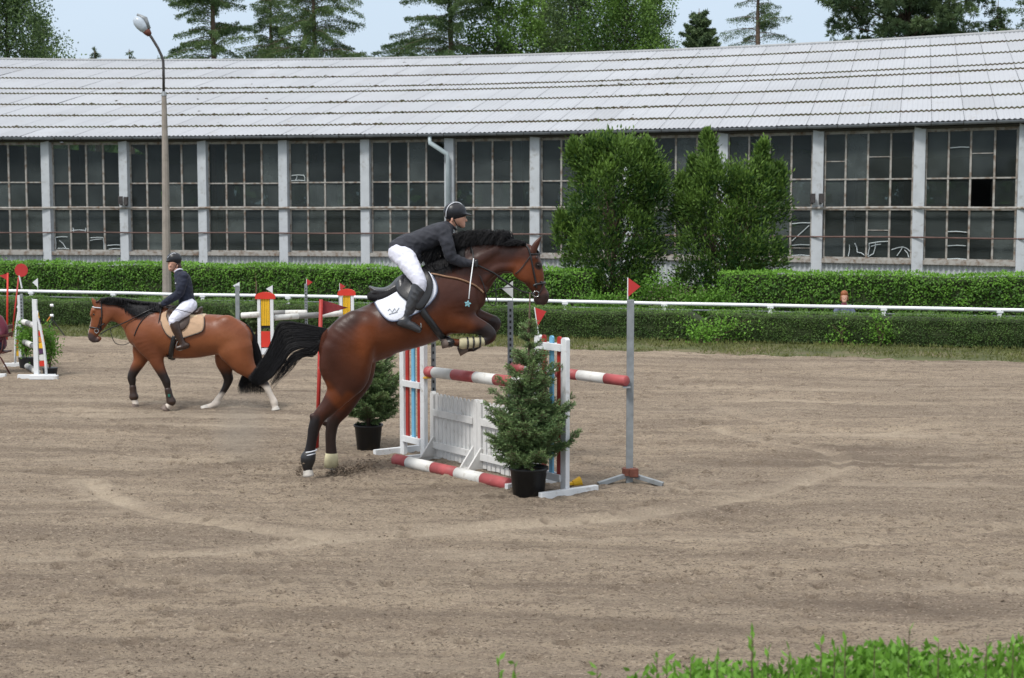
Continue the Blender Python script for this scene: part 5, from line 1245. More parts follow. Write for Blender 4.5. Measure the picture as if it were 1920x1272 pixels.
FF = [(868,585,24,-20,15),(892,594,17,-22,12),(914,600,13,-22,10),(927,604,11.5,-22,10),(928,612,10.5,-22,9),(915,628,8,-22,7),(898,644,7.5,-22,7),(885,650,8.5,-22,7.5),(876,654,7,-22,7)]
HB += [(NH, .05), (FH, .05), (NF, .045), (FF, .045)]
HB += [([(586,781,6,25,5),(590,790,6,25,5)], .015), ([(609,793,6,-24,5)], .015), ([(700,664,14,0,14),(725,660,10,0,12)], .06)]
horse1 = empty('horse', R1.o, hdg, 'dark bay horse leaping over the striped jump with folded forelegs', 'horse')
ch = [R1.C(rows, k=k) for rows, k in HB]
ey = [R1.P(1009, 497, sg*16.5) for sg in (1, -1)]
no = [R1.P(1026, 553, sg*9) for sg in (1, -1)]
P1, F1 = sdf_mesh(ch, .0115, [(*p, .011) for p in no], smooth_it=1)
def coat1(P):
    x, y = proj(R1, P); c = np.tile(np.array((.050, .0158, .0092)), (len(P), 1))
    nz = noise2(P[:, 0]*5+40, P[:, 2]*5+40, 3)
    c = mixc(c, (.130, .037, .013), sm(70, 15, segd(x, y, [(690, 660), (770, 650), (830, 625)]))*.75)       # warm belly and flank
    c = mixc(c, (.16, .042, .012), sm(30, 8, segd(x, y, [(690, 600), (685, 650)]))*.7)
    c = mixc(c, (.130, .037, .013), sm(28, 8, segd(x, y, [(870, 612), (845, 618)]))*.8)
    c = mixc(c, (.17, .046, .015), sm(35, 10, segd(x, y, [(975, 510), (1005, 515)]))*.7)                      # cheek
    c = mixc(c, (.026, .013, .011), sm(30, 8, segd(x, y, [(640, 600), (690, 585), (800, 510), (870, 470), (950, 460)]))*.65)  # dark topline
    c = mixc(c, (.17, .042, .010), sm(16, 4, segd(x, y, [(610, 725), (640, 760), (655, 745)]))*.6)
    blk = (.009, .008, .009)
    c = mixc(c, blk, np.clip(sm(16, 9, segd(x, y, [(588, 785), (578, 860), (577, 890)]))*sm(768, 790, y), 0, 1)*.95)
    c = mixc(c, (.022, .014, .012), sm(18, 11, segd(x, y, [(621, 790), (621, 870)]))*sm(760, 800, y)*.95)
    c = mixc(c, blk, sm(18, 9, segd(x, y, [(915, 626), (850, 644)]))*sm(880, 905, x+ (y-620)*1.2)*.97)
    c = mixc(c, (.022, .016, .016), sm(16, 9, segd(x, y, [(930, 604), (900, 645), (870, 655)]))*.9)
    c = mixc(c, (.030, .018, .016), sm(14, 6, segd(x, y, [(1024, 560), (1008, 566)])))                        # muzzle
    c = mixc(c, (.02, .014, .013), sm(9, 5, segd(x, y, [(1009, 498), (1010, 499)])))
    return c*(.9+.25*nz[:, None])
me = npmesh('body', P1, F1); attr(me, 'coat', coat1(P1), 'FLOAT_COLOR'); link('body', me, M['coat'], horse1, True)
S1 = Surf(P1, F1, R1)
def ball(name, p, r_, material, parent, sc=(1, 1, 1)):
    mb = MB(); n_, m_ = 12, 8; vs = [p+V(r_*sc[0]*math.sin(math.pi*j/m_)*math.cos(6.2832*i/n_), r_*sc[1]*math.sin(math.pi*j/m_)*math.sin(6.2832*i/n_), r_*sc[2]*math.cos(math.pi*j/m_)) for j in range(m_+1) for i in range(n_)]
    mb.add(vs, [(j*n_+i, (j+1)*n_+i, (j+1)*n_+(i+1) % n_, j*n_+(i+1) % n_) for j in range(m_) for i in range(n_)]); return mb.build(name, material, parent, True)
for sg in (1, -1): ball('eye', S1.at(1010, 498)*V(1, sg, 1), .014, M['eye'], horse1, (1, .6, .9))
def hoof(rig, a, b, ra, rb, lat, material, parent, name='hoof'):
    """a: coronet px, b: sole px"""
    p, q = rig.P(*a, lat), rig.P(*b, lat); d = (q-p); d /= np.linalg.norm(d); e = q
    return MB().tube([p, p+(q-p)*.25, p+(q-p)*.75, e], [ra/rig.s*.9, ra/rig.s, (ra*.3+rb*.7)/rig.s, rb/rig.s], 16).build(name, material, parent, True)
hoof(R1, (577, 878), (578, 893), 8.5, 11, 25, M['hoofwhite'], horse1)
hoof(R1, (624, 866), (620, 880), 8.5, 9.5, -24, M['hoofwhite'], horse1)
hoof(R1, (851, 642), (828, 645), 8, 9.5, 25, M['hoof'], horse1)
hoof(R1, (877, 653), (860, 660), 7.5, 9, -22, M['hoof'], horse1)
def sleeve(name, rig, rows, grow, material, parent, h=.007, k=.01): return organic(name, [rig.C(rows, k=k, grow=grow)], h, material, parent)
sleeve('leg_boot', R1, [(903,641,7,25,7),(885,643,8,25,7),(868,644,9,25,8)], .012, M['cream'], horse1)
sleeve('leg_boot', R1, [(910,633,6,-22,6),(898,643,7.5,-22,7),(886,650,8,-22,7.5)], .010, M['blackleather'], horse1)
mb = MB()
for (x, y) in ((899, 641), (887, 643), (876, 644)):
    c = R1.P(x, y, 25); mb.tube([c+V(.004*0, .062*math.cos(t), .062*math.sin(t)) for t in np.linspace(0, 6.2832, 15)], .010, 5, False)
mb.build('boot_strap', M['blackleather'], horse1, True)
sleeve('leg_boot', R1, [(581,851,9.5,25,8),(577.5,860,12.5,25,10),(576.5,872,9,25,8)], .008, M['blackleather'], horse1)
mb = MB()
for y, x in ((846, 582.5), (852, 580)):
    c = R1.P(x, y, 25); mb.tube([c+V(.062*math.cos(t), .056*math.sin(t), .012*math.cos(t)) for t in np.linspace(0, 6.2832, 17)], .007, 5, False)
mb.build('boot_strap', M['helmetstrip'], horse1, True)
p_, q_ = R1.P(621.5, 850, -24), R1.P(621, 876, -24)
MB().tube([p_, p_+(q_-p_)*.4, q_], [.064, .072, .078], 16).build('bell_boot', M['cream'], horse1, True)
# tail
def curvemap(rig, A, B, n, lat, seed, jl=.03, endj=0, short=True, jit=1.5):
    r = np.random.default_rng(seed); A = catmull([(*p, 0) for p in A], 6)[:, :2]; B = catmull([(*p, 0) for p in B], 6)[:, :2]
    tA = np.linspace(0, 1, len(A)); tB = np.linspace(0, 1, len(B)); K = 12; out_ = []
    for i in range(n):
        u_ = r.random(); w_ = r.random(); ln = 1-(.28*r.random()**2) if not short else (1-.5*u_*r.random()); tt = np.linspace(0, ln, K)
        a = np.stack([np.interp(tt, tA, A[:, k]) for k in (0, 1)], 1); b = np.stack([np.interp(tt, tB, B[:, k]) for k in (0, 1)], 1)
        ph = r.random()*6; wob = np.sin(tt*(4+4*r.random())+ph)*jit*tt*2
        uu = u_+(r.normal()*.04)*tt
        q = a*(1-uu[:, None])+b*uu[:, None]; q[:, 1] += wob; q[:, 0] += wob*.5; lt = lat*rig.s*(r.random()-.5)*2*(.25+.75*np.sin(np.pi*np.clip(tt*.8+.1, 0, 1)))
        out_.append([rig.P(x, y, l) for (x, y), l in zip(q, lt)])
    return out_
A = [(612,616),(590,612),(560,606),(530,604),(519,614),(511,640),(501,662),(487,684),(474,702),(466,712)]
B = [(606,640),(590,650),(566,652),(545,660),(534,676),(523,690),(512,703),(500,712),(492,717),(484,720)]
tail = ribbons('tail', curvemap(R1, A, B, 2600, .055, 5, short=False), .0030, M['hair'], horse1)
B2 = [(606,640),(600,652),(588,668),(572,668),(562,672),(550,686),(538,698),(522,712),(512,722),(506,730)]
ribbons('tail_wisps', curvemap(R1, [(606,636),(590,645),(572,655),(553,662),(538,676),(528,690),(515,705),(505,716)], B2, 130, .05, 6, short=True, jit=3), .0032, M['hair'], tail)
# mane: crest locks thrown up and back
r = np.random.default_rng(8); cv = []
crest = catmull([(800,500,0),(822,490,0),(845,478,0),(862,466,0),(880,460,0),(900,457,0),(930,456,0),(955,457,0),(978,459,0),(988,461,0)], 8)[:, :2]
for i in range(1500):
    t = r.random()*(len(crest)-1); j = int(t); c = crest[j]*(1-t+j)+crest[min(j+1, len(crest)-1)]*(t-j); lt = r.normal()*4
    hgt = (12+15*r.random()**1.4)*(1 if c[0] < 965 else .35) + (12*math.exp(-((c[0]-835)/18)**2)); back = 12+26*r.random(); fall = r.random()
    pts = [(c[0], c[1]+3), (c[0]-back*.12, c[1]-hgt*.55), (c[0]-back*.45, c[1]-hgt), (c[0]-back*.8, c[1]-hgt*(.85-.5*fall)), (c[0]-back*1.05, c[1]-hgt*(.55-1.0*fall))]
    q = catmull([(*p, 0) for p in pts], 2)[:, :2]; side = 1 if r.random() < .75 else -1
    cv.append([R1.P(x, y, lt+side*k*(.6+1.6*fall)) for k, (x, y) in enumerate(q)])
ribbons('mane', cv, .0040, M['hair'], horse1)
cv = []
for i in range(620):
    t = r.random(); c = V(800+75*t, 498-32*t); L_ = 22+20*r.random(); dx = -18+12*r.random()
    q = [(c[0]+dx*s_-0*s_, c[1]-4*math.sin(s_*3)+L_*s_**1.4) for s_ in np.linspace(0, 1, 9)]
    cv.append([S1.at(x, y, 1, .008+.012*math.sin(k*.4)) if k > 1 else R1.P(x, y, 6) for k, (x, y) in enumerate(q)])
ribbons('mane_fall', cv, .0040, M['hair'], horse1)
fl = []
for i in range(60):
    a = r.normal(size=2)*2; fl.append([R1.P(1003+a[0]+8*t, 466+14*t+a[1]*t, r.normal()*3) for t in np.linspace(0, 1, 6)])
ribbons('forelock', fl, .003, M['hair'], horse1)
# tack
pad = drape('saddle_pad', S1, [(704,571),(716,562),(745,545),(775,528),(800,512),(812,520),(819,535),(818,552),(806,569),(790,582),(775,590),(757,597),(744,602),(731,602),(719,594)], .018, .014, M['padwhite'], horse1)
edge = [(704,571),(710,583),(719,594),(731,602),(744,602),(757,597),(775,590),(790,582),(806,569),(818,552),(819,535),(812,520)]
strap('piping', S1, edge, .012, M['bluegrey'], pad[0], False, .028)
em = MB()
for a, b in (((728,585),(732,581)),((732,581),(736,587)),((736,587),(741,580)),((741,580),(744,586)),((730,591),(746,586)),((744,586),(749,579))): em.tube([S1.at(*a, 1, .030), S1.at(*b, 1, .030)], .0035, 4)
em.build('embroidery', M['galv'], pad[0])
organic('fleece_pad', [R1.C([(697,556,9,0,15),(716,556,11,0,24),(742,545,12,0,26),(765,533,12,0,25),(790,520,11,0,20)], k=.02)], .009, M['darkpad'], horse1)
sad = organic('saddle', [R1.C([(694,539,3.0,0,15),(706,544,5,0,20),(722,545,6,0,19),(738,539,8,0,17),(750,528,9,0,15),(763,520,8,0,13),(778,514,7,0,12),(790,508,7,0,10)], k=.012), R1.C([(700,548,6,0,17),(722,553,7,0,19),(748,541,9,0,20)], k=.02), R1.C([(752,530,8,16,6),(755,545,9,26,7),(760,560,8,38,6)], k=.02), R1.C([(752,530,8,-16,6),(755,545,9,-26,7),(760,560,8,-38,6)], k=.02)], .0075, M['grayleather'], horse1)
drape('saddle_flap', S1, [(742,540),(762,524),(788,508),(803,512),(811,528),(810,550),(800,570),(788,582),(774,578),(762,565),(750,556)], .040, .012, M['blackleather'], sad, puff=.018)
strap('girth', S1, [(788,575),(796,590),(808,606),(822,625),(836,640),(845,646)], .080, M['blackleather'], horse1, True, .0, )
strap('breastplate', S1, [(800,513),(820,516),(839,520),(856,523),(872,528),(888,535),(900,543),(906,549)], .020, M['tanleather'], horse1, True, .008)
strap('neck_strap', S1, [(880,459),(884,466),(887,478),(888,500)], .014, M['blackleather'], horse1, True, .006)
br = strap('bridle', S1, [(985,459),(991,468),(995,482),(998,498),(1001,514),(1004,528),(1006,540)], .020, M['blackleather'], horse1, True, .006)
strap('noseband', S1, [(1000,536),(1006,533),(1014,532),(1022,531),(1028,530)], .026, M['blackleather'], br, True, .008)
strap('browband', S1, [(994,476),(1002,477),(1010,478),(1015,478)], .015, M['blackleather'], br, True, .006)
strap('throatlatch', S1, [(994,480),(986,492),(976,505),(966,514)], .010, M['blackleather'], br, True, .006)
strap('flash_strap', S1, [(1018,533),(1014,545),(1006,556),(1000,556)], .010, M['blackleather'], br, True, .006)
for sg in (1, -1):
    c = S1.at(1006, 551, 1, .012)*V(1, sg, 1); MB().tube([c+V(.030*math.cos(t), 0, .030*math.sin(t)) for t in np.linspace(0, 6.2832, 17)], .0045, 6, False).build('bit_ring', M['metal'], br, True)
    lt = 15*sg; c2 = R1.P(1004, 552, lt); pts = [c2, R1.P(985, 548, lt*1.2), R1.P(966, 541, lt*1.2), S1.at(938, 523, 1, .02)*V(1, sg, 1), S1.at(915, 508, 1, .02)*V(1, sg, 1), R1.P(890, 495, 27*sg)]
    MB().tube(catmull(pts, 4), .0085, 6).build('rein', M['blackleather'], br, True)
    MB().tube(catmull([R1.P(962, 539, lt*1.3), R1.P(940, 541, lt*.8), R1.P(925, 546, 3*sg), R1.P(907, 550, 2*sg)], 4), .005, 5).build('martingale', M['blackleather'], br, True)
MB().tube(catmull([R1.P(889, 497, 14), R1.P(905, 530, 22), R1.P(914, 560, 18), R1.P(921, 572, 8), R1.P(930, 570, 0), R1.P(929, 545, -8), R1.P(924, 520, -16), R1.P(890, 496, -14)], 5), .0055, 6).build('rein_loop', M['blackleather'], br, True)
for sg in (1, -1):
    st = MB(); c = lambda x, y, l=50: R1.P(x, y, l*sg if sg > 0 else -l)
    st.tube([c(776, 560, 48), c(780, 585, 50), c(782, 598, 51)], .010, 6); o_ = st.build('stirrup_leather', M['blackleather'], sad, True)
    MB().tube(catmull([c(773, 618), c(775, 607), c(781, 597), c(788, 604), c(789, 617), c(781, 621), c(773, 618)], 3), .007, 6).build('stirrup', M['metal'], sad, True)

def fingers(rig, px, py, lat, dirx, diry, L, rr_):
    """five curled fingers around a rein; returns chains"""
    out_ = []
    for k in range(4):
        oy = (k-1.5)*rr_*1.55; l2 = L*(1, 1.1, 1.05, .85)[k]
        out_.append(([(px, py+oy, rr_, lat, rr_), (px+dirx*l2*.5, py+oy+diry*l2*.5, rr_*.95, lat+rr_*.9, rr_*.95), (px+dirx*l2*.62, py+oy+diry*l2*.5+rr_*.3, rr_*.85, lat-rr_*1.2, rr_*.85), (px+dirx*l2*.2, py+oy, rr_*.8, lat-rr_*2.2, rr_*.8)], .003))
    out_.append(([(px-dirx*rr_*1.5, py-rr_*2, rr_, lat-rr_, rr_), (px+dirx*L*.3, py-rr_*3.1, rr_*.9, lat-rr_*.8, rr_*.9), (px+dirx*L*.6, py-rr_*2.8, rr_*.75, lat-rr_*.4, rr_*.75)], .004))
    return out_
# ---- rider of the jumping horse
rider1 = empty('person', R1.o+V(0, 0, 0), hdg, 'rider in dark jacket, white breeches and black helmet, leaning over the leaping horse', 'person')
head = [([(853,402,16,0,13),(859,404,14,0,12)], .02), ([(862,413,9.5,0,9),(865,419,7,0,7),(868,424,4.2,0,4.5)], .03), ([(871,409,2.6,0,2.4),(874.5,414,2.4,0,2.3)], .008), ([(871,419,1.8,0,3.4)], .006), ([(870,422,1.6,0,3.0)], .005), ([(848,411,2.6,12.5,1.4),(847,415,2,12.5,1.2)], .004), ([(848,411,2.6,-12.5,1.4),(847,415,2,-12.5,1.2)], .004), ([(870,405,1.6,4.5,3)], .006),
        ([(851,412,10,0,9),(845,422,9,0,8.5),(838,430,11,0,12)], .03)]
tor = [([(757,468,21,0,26),(780,456,19,0,24),(806,446,20,0,26),(826,437,18,0,28),(836,432,12,0,20)], .03)]
def limb(rows, k=.02): return [(rows, k), ([(a[0], a[1], a[2], -a[3], a[4]) for a in rows], k)]
arm = [(830,434,13,22,12),(837,452,11,32,10.5),(843,474,10,34,9.5),(848,484,9,32,9),(864,491,8,29,7.5),(878,494,6.5,27,6)]
thigh = [(754,474,22,12,17),(768,497,17.5,32,15),(781,518,13.5,46,13),(787,530,12,50,12),(786,540,11.5,50,11)]
calf = [(786,536,11.5,50,11),(779,556,11.5,50,11),(771,576,9.5,50,9),(764,592,7.5,49,7.5),(759,600,8,49,8)]
foot = [(752,604,7.5,49,7),(764,608,7,50,7.5),(776,613,6,51,7.5),(785,618,4.8,51,6.5)]
hand = [([(878,494,5.5,27,4.5),(888,494,6.8,27,5)], .01)]
fr = fingers(R1, 891, 494, 28, .6, .25, 9, 2.0)
allc = head+tor+limb(arm)+limb(thigh)+limb(calf)+limb(foot)+hand+[(c[0] if False else [(a[0], a[1], a[2], -a[3], a[4]) for a in c[0]], c[1]) for c in hand]
organic('body', [R1.C(rw, k=k, grow=-.006 if j >= len(head) else 0) for j, (rw, k) in enumerate(allc)], .0075, M['skin'], rider1)
for sg in (1, -1): ball('eye', R1.P(870.5, 408, 6.5*sg), .007, M['eye'], rider1, (.6, 1, .6))
jk = tor+limb(arm)+[([(752,470,20,0,25),(768,474,17,0,26),(779,481,9,0,24)], .03), ([(742,462,9,0,18),(762,455,14,0,22)], .03), ([(838,425,9,0,11),(833,432,12,0,16)], .02)]
cr2 = np.random.default_rng(3)
organic('jacket', [R1.C(rw, k=k, grow=.008) for rw, k in jk], .0075, M['charcoal'], rider1, fold=.0055)
MB().tube(catmull([R1.P(841, 418, 8), R1.P(848, 424, 9), R1.P(853, 429, 5), R1.P(855, 431, 0), R1.P(853, 429, -5)], 4), .012, 6).build('collar', M['charcoal'], rider1, True)
for x, y in ((812, 468), (802, 474), (793, 480)): ball('button', R1.P(x, y, 6), .008, M['blackleather'], rider1)
organic('breeches', [R1.C(rw, k=k, grow=.004) for rw, k in ([([(750,474,21,0,24),(758,472,18,0,24)], .03)]+limb(thigh))], .0075, M['breech'], rider1, fold=.003)
organic('riding_boot', [R1.C(rw, k=k, grow=.007) for rw, k in [(calf, .015), (foot, .015)]], .0075, M['grayleather'], rider1, fold=.0035)
organic('riding_boot', [R1.C([(a[0], a[1], a[2], -a[3], a[4]) for a in rw], k=k, grow=.007) for rw, k in [(calf, .015), (foot, .015)]], .0075, M['grayleather'], rider1, fold=.0035)
for sg in (1, -1):
    m_ = lambda rw: [(a[0], a[1], a[2], a[3]*sg, a[4]) for a in rw]
    organic('glove', [R1.C(m_(rw), k=k, grow=.003) for rw, k in ([([(874,493,7,27,6),(879,494,6,27,5),(888,494,6.8,27,5)], .01)]+fr)], .005, M['blackleather'], rider1)
def helmet(rig, shell, brim, strip, strp, parent, hm):
    h_ = organic('helmet', [rig.C(shell, k=.02), rig.C(brim, k=.02)], .0055, hm, parent)
    MB().tube(catmull([rig.P(*p) for p in strip], 4), .0055, 6).build('helmet_trim', M['helmetstrip'], h_, True)
    MB().tube(catmull([rig.P(*p) for p in strp], 4), .0055, 5).build('chin_strap', M['blackleather'], h_, True); return h_
h1 = helmet(R1, [(850,398,18.5,0,16),(858,398,16.5,0,15.5),(846,404,12,0,13)], [(868,402,3,0,12),(878,403,2.2,0,9),(883,404,1.6,0,5)],
       [(836,408,8),(837,396,12),(842,386,11),(852,380,7),(862,381,5),(869,388,5)], [(849,407,15.5),(853,416,13),(858,424,9),(864,427,5)], rider1, M['helmet'])
organic('hair_bun', [R1.C([(842,413,6,0,8),(845,409,8,0,10)], k=.01)], .006, M['hair_brown'], rider1)
# the crop with its star
wh = empty('riding_crop', R1.o, hdg, 'thin white riding crop with pale blue star tip in the jumping rider\'s hand', 'riding crop')
MB().tube([R1.P(888, 485, 31), R1.P(882, 530, 50), R1.P(879, 561, 62)], .0058, 6).build('stick', M['whiterail'], wh, True)
c = R1.P(877, 570, 64); star = [((.038 if k % 2 == 0 else .020)*math.cos(math.pi*k/5+1.4), (.038 if k % 2 == 0 else .020)*math.sin(math.pi*k/5+1.4)) for k in range(10)]
MB().prism(star, .012, c, V(1, 0, 0), V(0, 0, 1)).build('star', M['starblue'], wh, bevel=.003)
mb = MB(); mb.tube([c+V(.014*math.cos(t), -.008, .014*math.sin(t)) for t in np.linspace(0, 6.28, 11)], .002, 4, False); mb.build('star_ring', M['galv'], wh)

# ================= the walking bay on the left
R2 = Rig(G(340, 769), math.pi, 1)
B2_ = [
 ([(446,634,29,0,31),(425,630,37,0,35),(400,628,38,0,35),(370,630,41,0,38),(340,630,43,0,40),(312,626,44,0,37),(287,622,42,0,31),(268,624,31,0,26)], .03),
 ([(320,590,14,0,8),(300,586,14,0,8),(280,590,17,0,11)], .08),
 ([(450,614,10,0,12),(464,618,5,0,5)], .03),
 ([(285,612,38,0,24),(262,602,33,0,18),(245,593,26,0,13),(226,586,21,0,10.5),(209,583,19,0,10),(195,579,16,0,9.5)], .05),
 ([(190,576,14,0,9.5),(190,590,18.5,0,11),(186,603,15.5,0,9.5),(180,615,12,0,8),(175,626,9.8,0,7),(174,633,8.5,0,7),(177,637,6,0,6)], .03),
 ([(183,638,4.5,0,5),(186,635,4.5,0,5)], .012), ([(178,582,7,0,12),(174,590,5,0,10)], .02)]
for sg in (1, -1):
    B2_ += [([(183,577,5,sg*7,4),(177,567,4.6,sg*8,3),(172.5,559.5,1.5,sg*8,1.5)], .01), ([(201,592,11,sg*7,4),(197,600,9,sg*7,4)], .015),
            ([(290,615,30,sg*17,13),(277,632,29,sg*19,14),(284,655,20,sg*18,13)], .04), ([(425,(615 if sg > 0 else 621),(24 if sg > 0 else 20),sg*17,14),(440,636,(29 if sg > 0 else 26),sg*18,16),(437,655,28,sg*19,15)], .04)]
nf = [(289,650,22,18,12),(293,674,14,18,10),(300,692,10,18,8),(309,710,8,18,7.2),(312,717,7.8,18,7),(315,731,5.2,18,5),(318,744,5.6,18,5.2),(321,753,7.5,18,6.5),(317,760,5.5,18,5.5),(314,763,6,18,6)]
ff = [(268,655,20,-16,12),(263,675,13,-17,10),(253,693,9.8,-17,8),(247,706,8,-17,7.2),(247.5,713,7.6,-17,7),(249,726,5.2,-17,5),(250,737,5.5,-17,5.2),(251,744,7.5,-17,6.5),(252,751,5.5,-17,5.5),(254,757,6,-17,6)]
fh = [(430,655,26,-19,16),(424,675,21,-19,14),(424,694,12,-19,9.5),(428,710,9.2,-19,7.5),(425,722,7,-19,6.2),(417,737,5.6,-19,5.5),(409,749,6.2,-19,5.5),(405,756,7.2,-19,6.5),(397,761,5.5,-19,5.5),(392,763,6,-19,6)]
nh_ = [(445,655,29,20,16),(452,676,24,20,14),(466,693,15.5,20,10.5),(481,706,11.5,20,8.5),(492,716,8.8,20,7.2),(499,724,7,20,6.2),(506,738,5.5,20,5.5),(511,748,6.2,20,5.5),(514,755,7,20,6.2),(515,761,5.5,20,5.5),(516,764,6,20,6)]
B2_ += [(nf, .03), (ff, .03), (fh, .03), (nh_, .03), ([(497,718,4,20,4)], .01), ([(434,710,4,-19,4)], .01)]
horse2 = empty('horse', R2.o, math.pi, 'reddish bay horse with white hind socks and blaze walking left', 'horse')
no2 = [R2.P(168, 631, sg*6) for sg in (1, -1)]
P2, F2 = sdf_mesh([R2.C(rw, k=k) for rw, k in B2_], .0125, [(*p, .010) for p in no2], smooth_it=1)
def coat2(P):
    x, y = proj(R2, P); c = np.tile(np.array((.172, .056, .022)), (len(P), 1)); nz = noise2(P[:, 0]*5+40, P[:, 2]*5+40, 3)
    c = mixc(c, (.28, .10, .042), sm(35, 8, segd(x, y, [(330, 668), (400, 655), (425, 640)]))*.5)
    c = mixc(c, (.14, .042, .022), sm(30, 10, segd(x, y, [(200, 570), (300, 590), (420, 594), (460, 610)]))*.4)
    c = mixc(c, (.13, .042, .022), sm(30, 10, segd(x, y, [(262, 640), (290, 670)]))*.5)
    blk = (.018, .013, .012)
    for pts, y0 in (([(300, 692), (312, 717), (319, 750)], 690), ([(253, 693), (247, 712), (251, 745)], 685), ([(424, 690), (428, 712), (415, 742)], 690), ([(480, 706), (495, 720), (505, 735)], 700)):
        c = mixc(c, blk, sm(19, 11, segd(x, y, pts))*sm(y0-8, y0+16, y))
    wht = (.56, .50, .44)
    c = mixc(c, wht, sm(14, 10, segd(x, y, [(413, 745), (390, 765)]))*sm(733, 742, y))
    c = mixc(c, wht, sm(15, 11, segd(x, y, [(500, 726), (515, 765)]))*sm(720, 729, y+(x-500)*.1))
    c = mixc(c, wht, sm(9, 7, segd(x, y, [(316, 759), (311, 766)]))*sm(754, 758, y)); c = mixc(c, wht, sm(9, 7, segd(x, y, [(252, 752), (254, 758)]))*sm(748, 751, y))
    c = mixc(c, wht, sm(.030, .022, np.abs(P[:, 1]))*sm(6, 4.0, segd(x, y, [(171, 578), (167, 592), (165, 612), (166, 624)])))
    c = mixc(c, (.05, .035, .035), sm(12, 6, segd(x, y, [(168, 633), (178, 641)])))
    return c*(.9+.25*nz[:, None])
me = npmesh('body', P2, F2); attr(me, 'coat', coat2(P2), 'FLOAT_COLOR'); link('body', me, M['coat'], horse2, True)
S2 = Surf(P2, F2, R2)
for sg in (1, -1): ball('eye', S2.at(176, 590)*V(1, sg, 1), .014, M['eye'], horse2, (1, .6, .9))
hoof(R2, (314, 761), (309, 769), 6, 8.5, 18, M['hoof'], horse2); hoof(R2, (253.5, 755), (254, 769), 6, 7.8, -17, M['hoof'], horse2)
hoof(R2, (394, 762), (380, 769), 6, 8, -19, M['hoofwhite'], horse2); hoof(R2, (516, 762), (517, 769), 6, 8.2, 20, M['hoofwhite'], horse2)
for rows in (nf[5:8], ff[5:8]): sleeve('leg_boot', R2, rows, .010, M['brownleather'], horse2, .008)
MB().box(R2.P(317, 742, 25), (.03, .015, .035)).build('boot_patch', mat('green_patch', (.01, .12, .09), .5), horse2)
A = [(463,608),(472,618),(482,640),(490,665),(494,690),(497,715),(498,738)]; B = [(458,618),(463,640),(467,665),(462,690),(455,705),(449,722),(448,738)]
t2 = ribbons('tail', curvemap(R2, A, B, 1500, .05, 15, short=False, jit=1.2), .0038, M['hair'], horse2)
r = np.random.default_rng(18); cv = []
crest = catmull([(190,562,0),(205,560,0),(225,561,0),(245,564,0),(262,567,0),(280,569,0),(300,571,0)], 8)[:, :2]
for i in range(1100):
    t = r.random()*(len(crest)-1); j = int(t); c = crest[j]*(1-t+j)+crest[min(j+1, len(crest)-1)]*(t-j); L_ = 5+ (17+12*r.random())*math.exp(-((c[0]-255)/32)**2)+4*r.random(); dx = 8*r.random()
    q = [(c[0]+dx*s_, c[1]-3*math.sin(s_*3.0)+L_*s_**1.3) for s_ in np.linspace(0, 1, 8)]
    l0 = (r.random()-.5)*18
    cv.append([R2.P(x, y-2.5+k, l0+3*k) if k < 3 else S2.at(x, y, 1, .010+.018*math.sin(k*.45)) for k, (x, y) in enumerate(q)])
ribbons('mane', cv, .0052, M['hair'], horse2)
pad = drape('saddle_pad', S2, [(303,590),(318,584),(345,590),(375,592),(383,597),(383,612),(379,622),(360,629),(343,634),(330,636),(316,630),(307,618),(302,604)], .016, .014, M['padtan'], horse2)
strap('piping', S2, [(383,597),(383,612),(379,622),(360,629),(343,634),(330,636),(316,630),(307,618),(302,604)], .011, M['blackleather'], pad[0], False, .024)
fb_ = organic('fleece_pad', [R2.C([(383,594,5.5,0,18),(368,594,6.5,0,23),(353,592,6,0,20)], k=.015), R2.C([(309,589,5,0,10),(313,582,5,0,8),(320,578,4.5,0,6)], k=.015)], .008, M['fleece'], horse2)
sad = organic('saddle', [R2.C([(377,578,3,0,13),(372,585,6,0,17),(358,587,6,0,15),(342,584,6,0,12),(326,579,6,0,10),(316,576,5,0,8)], k=.015)], .007, M['brownleather'], horse2)
drape('saddle_flap', S2, [(318,580),(335,580),(352,590),(356,602),(350,615),(341,621),(328,617),(316,605),(312,592)], .034, .012, M['brownleather'], sad, puff=.015)
strap('girth', S2, [(327,630),(324,645),(321,660),(319,674)], .075, M['blackleather'], horse2, True, 0)
strap('breastplate', S2, [(305,585),(280,589),(262,608),(252,630)], .014, M['blackleather'], horse2, False)
br = strap('bridle', S2, [(189,562),(190,575),(191,590),(190,605),(189,620)], .018, M['blackleather'], horse2, True)
strap('noseband', S2, [(195,620),(188,617),(178,615),(168,614),(164,614)], .018, M['blackleather'], br, True, .007)
strap('browband', S2, [(190,578),(181,577),(174,576)], .015, M['helmetstrip'], br, True)
strap('cheek_strap', S2, [(188,595),(186,606),(182,618),(186,630)], .010, M['blackleather'], br, True)
for sg in (1, -1):
    c = S2.at(187, 627, 1, .010)*V(1, sg, 1); MB().tube([c+V(.028*math.cos(t), 0, .028*math.sin(t)) for t in np.linspace(0, 6.2832, 15)], .0045, 6, False).build('bit_ring', M['metal'], br, True)
    pts = [R2.P(188, 627, 8*sg), R2.P(207, 616, 11*sg), S2.at(240, 603, 1, .02)*V(1, sg, 1), S2.at(270, 590, 1, .035)*V(1, sg, 1), R2.P(300, 573, 13*sg)]; MB().tube(catmull(pts, 4), .0075, 6).build('rein', M['blackleather'], br, True)
MB().tube(catmull([R2.P(207, 616, 10), R2.P(210, 632, 10), R2.P(217, 644, 8), R2.P(231, 647, 4), R2.P(244, 642, 0), R2.P(252, 634, 0)], 5), .0055, 6).build('rein_loop', M['blackleather'], br, True)
MB().tube(catmull([R2.P(303, 573, 9), R2.P(300, 590, 27), R2.P(297, 610, 32), R2.P(297, 621, 33)], 4), .007, 6).build('martingale', M['blackleather'], br, True)
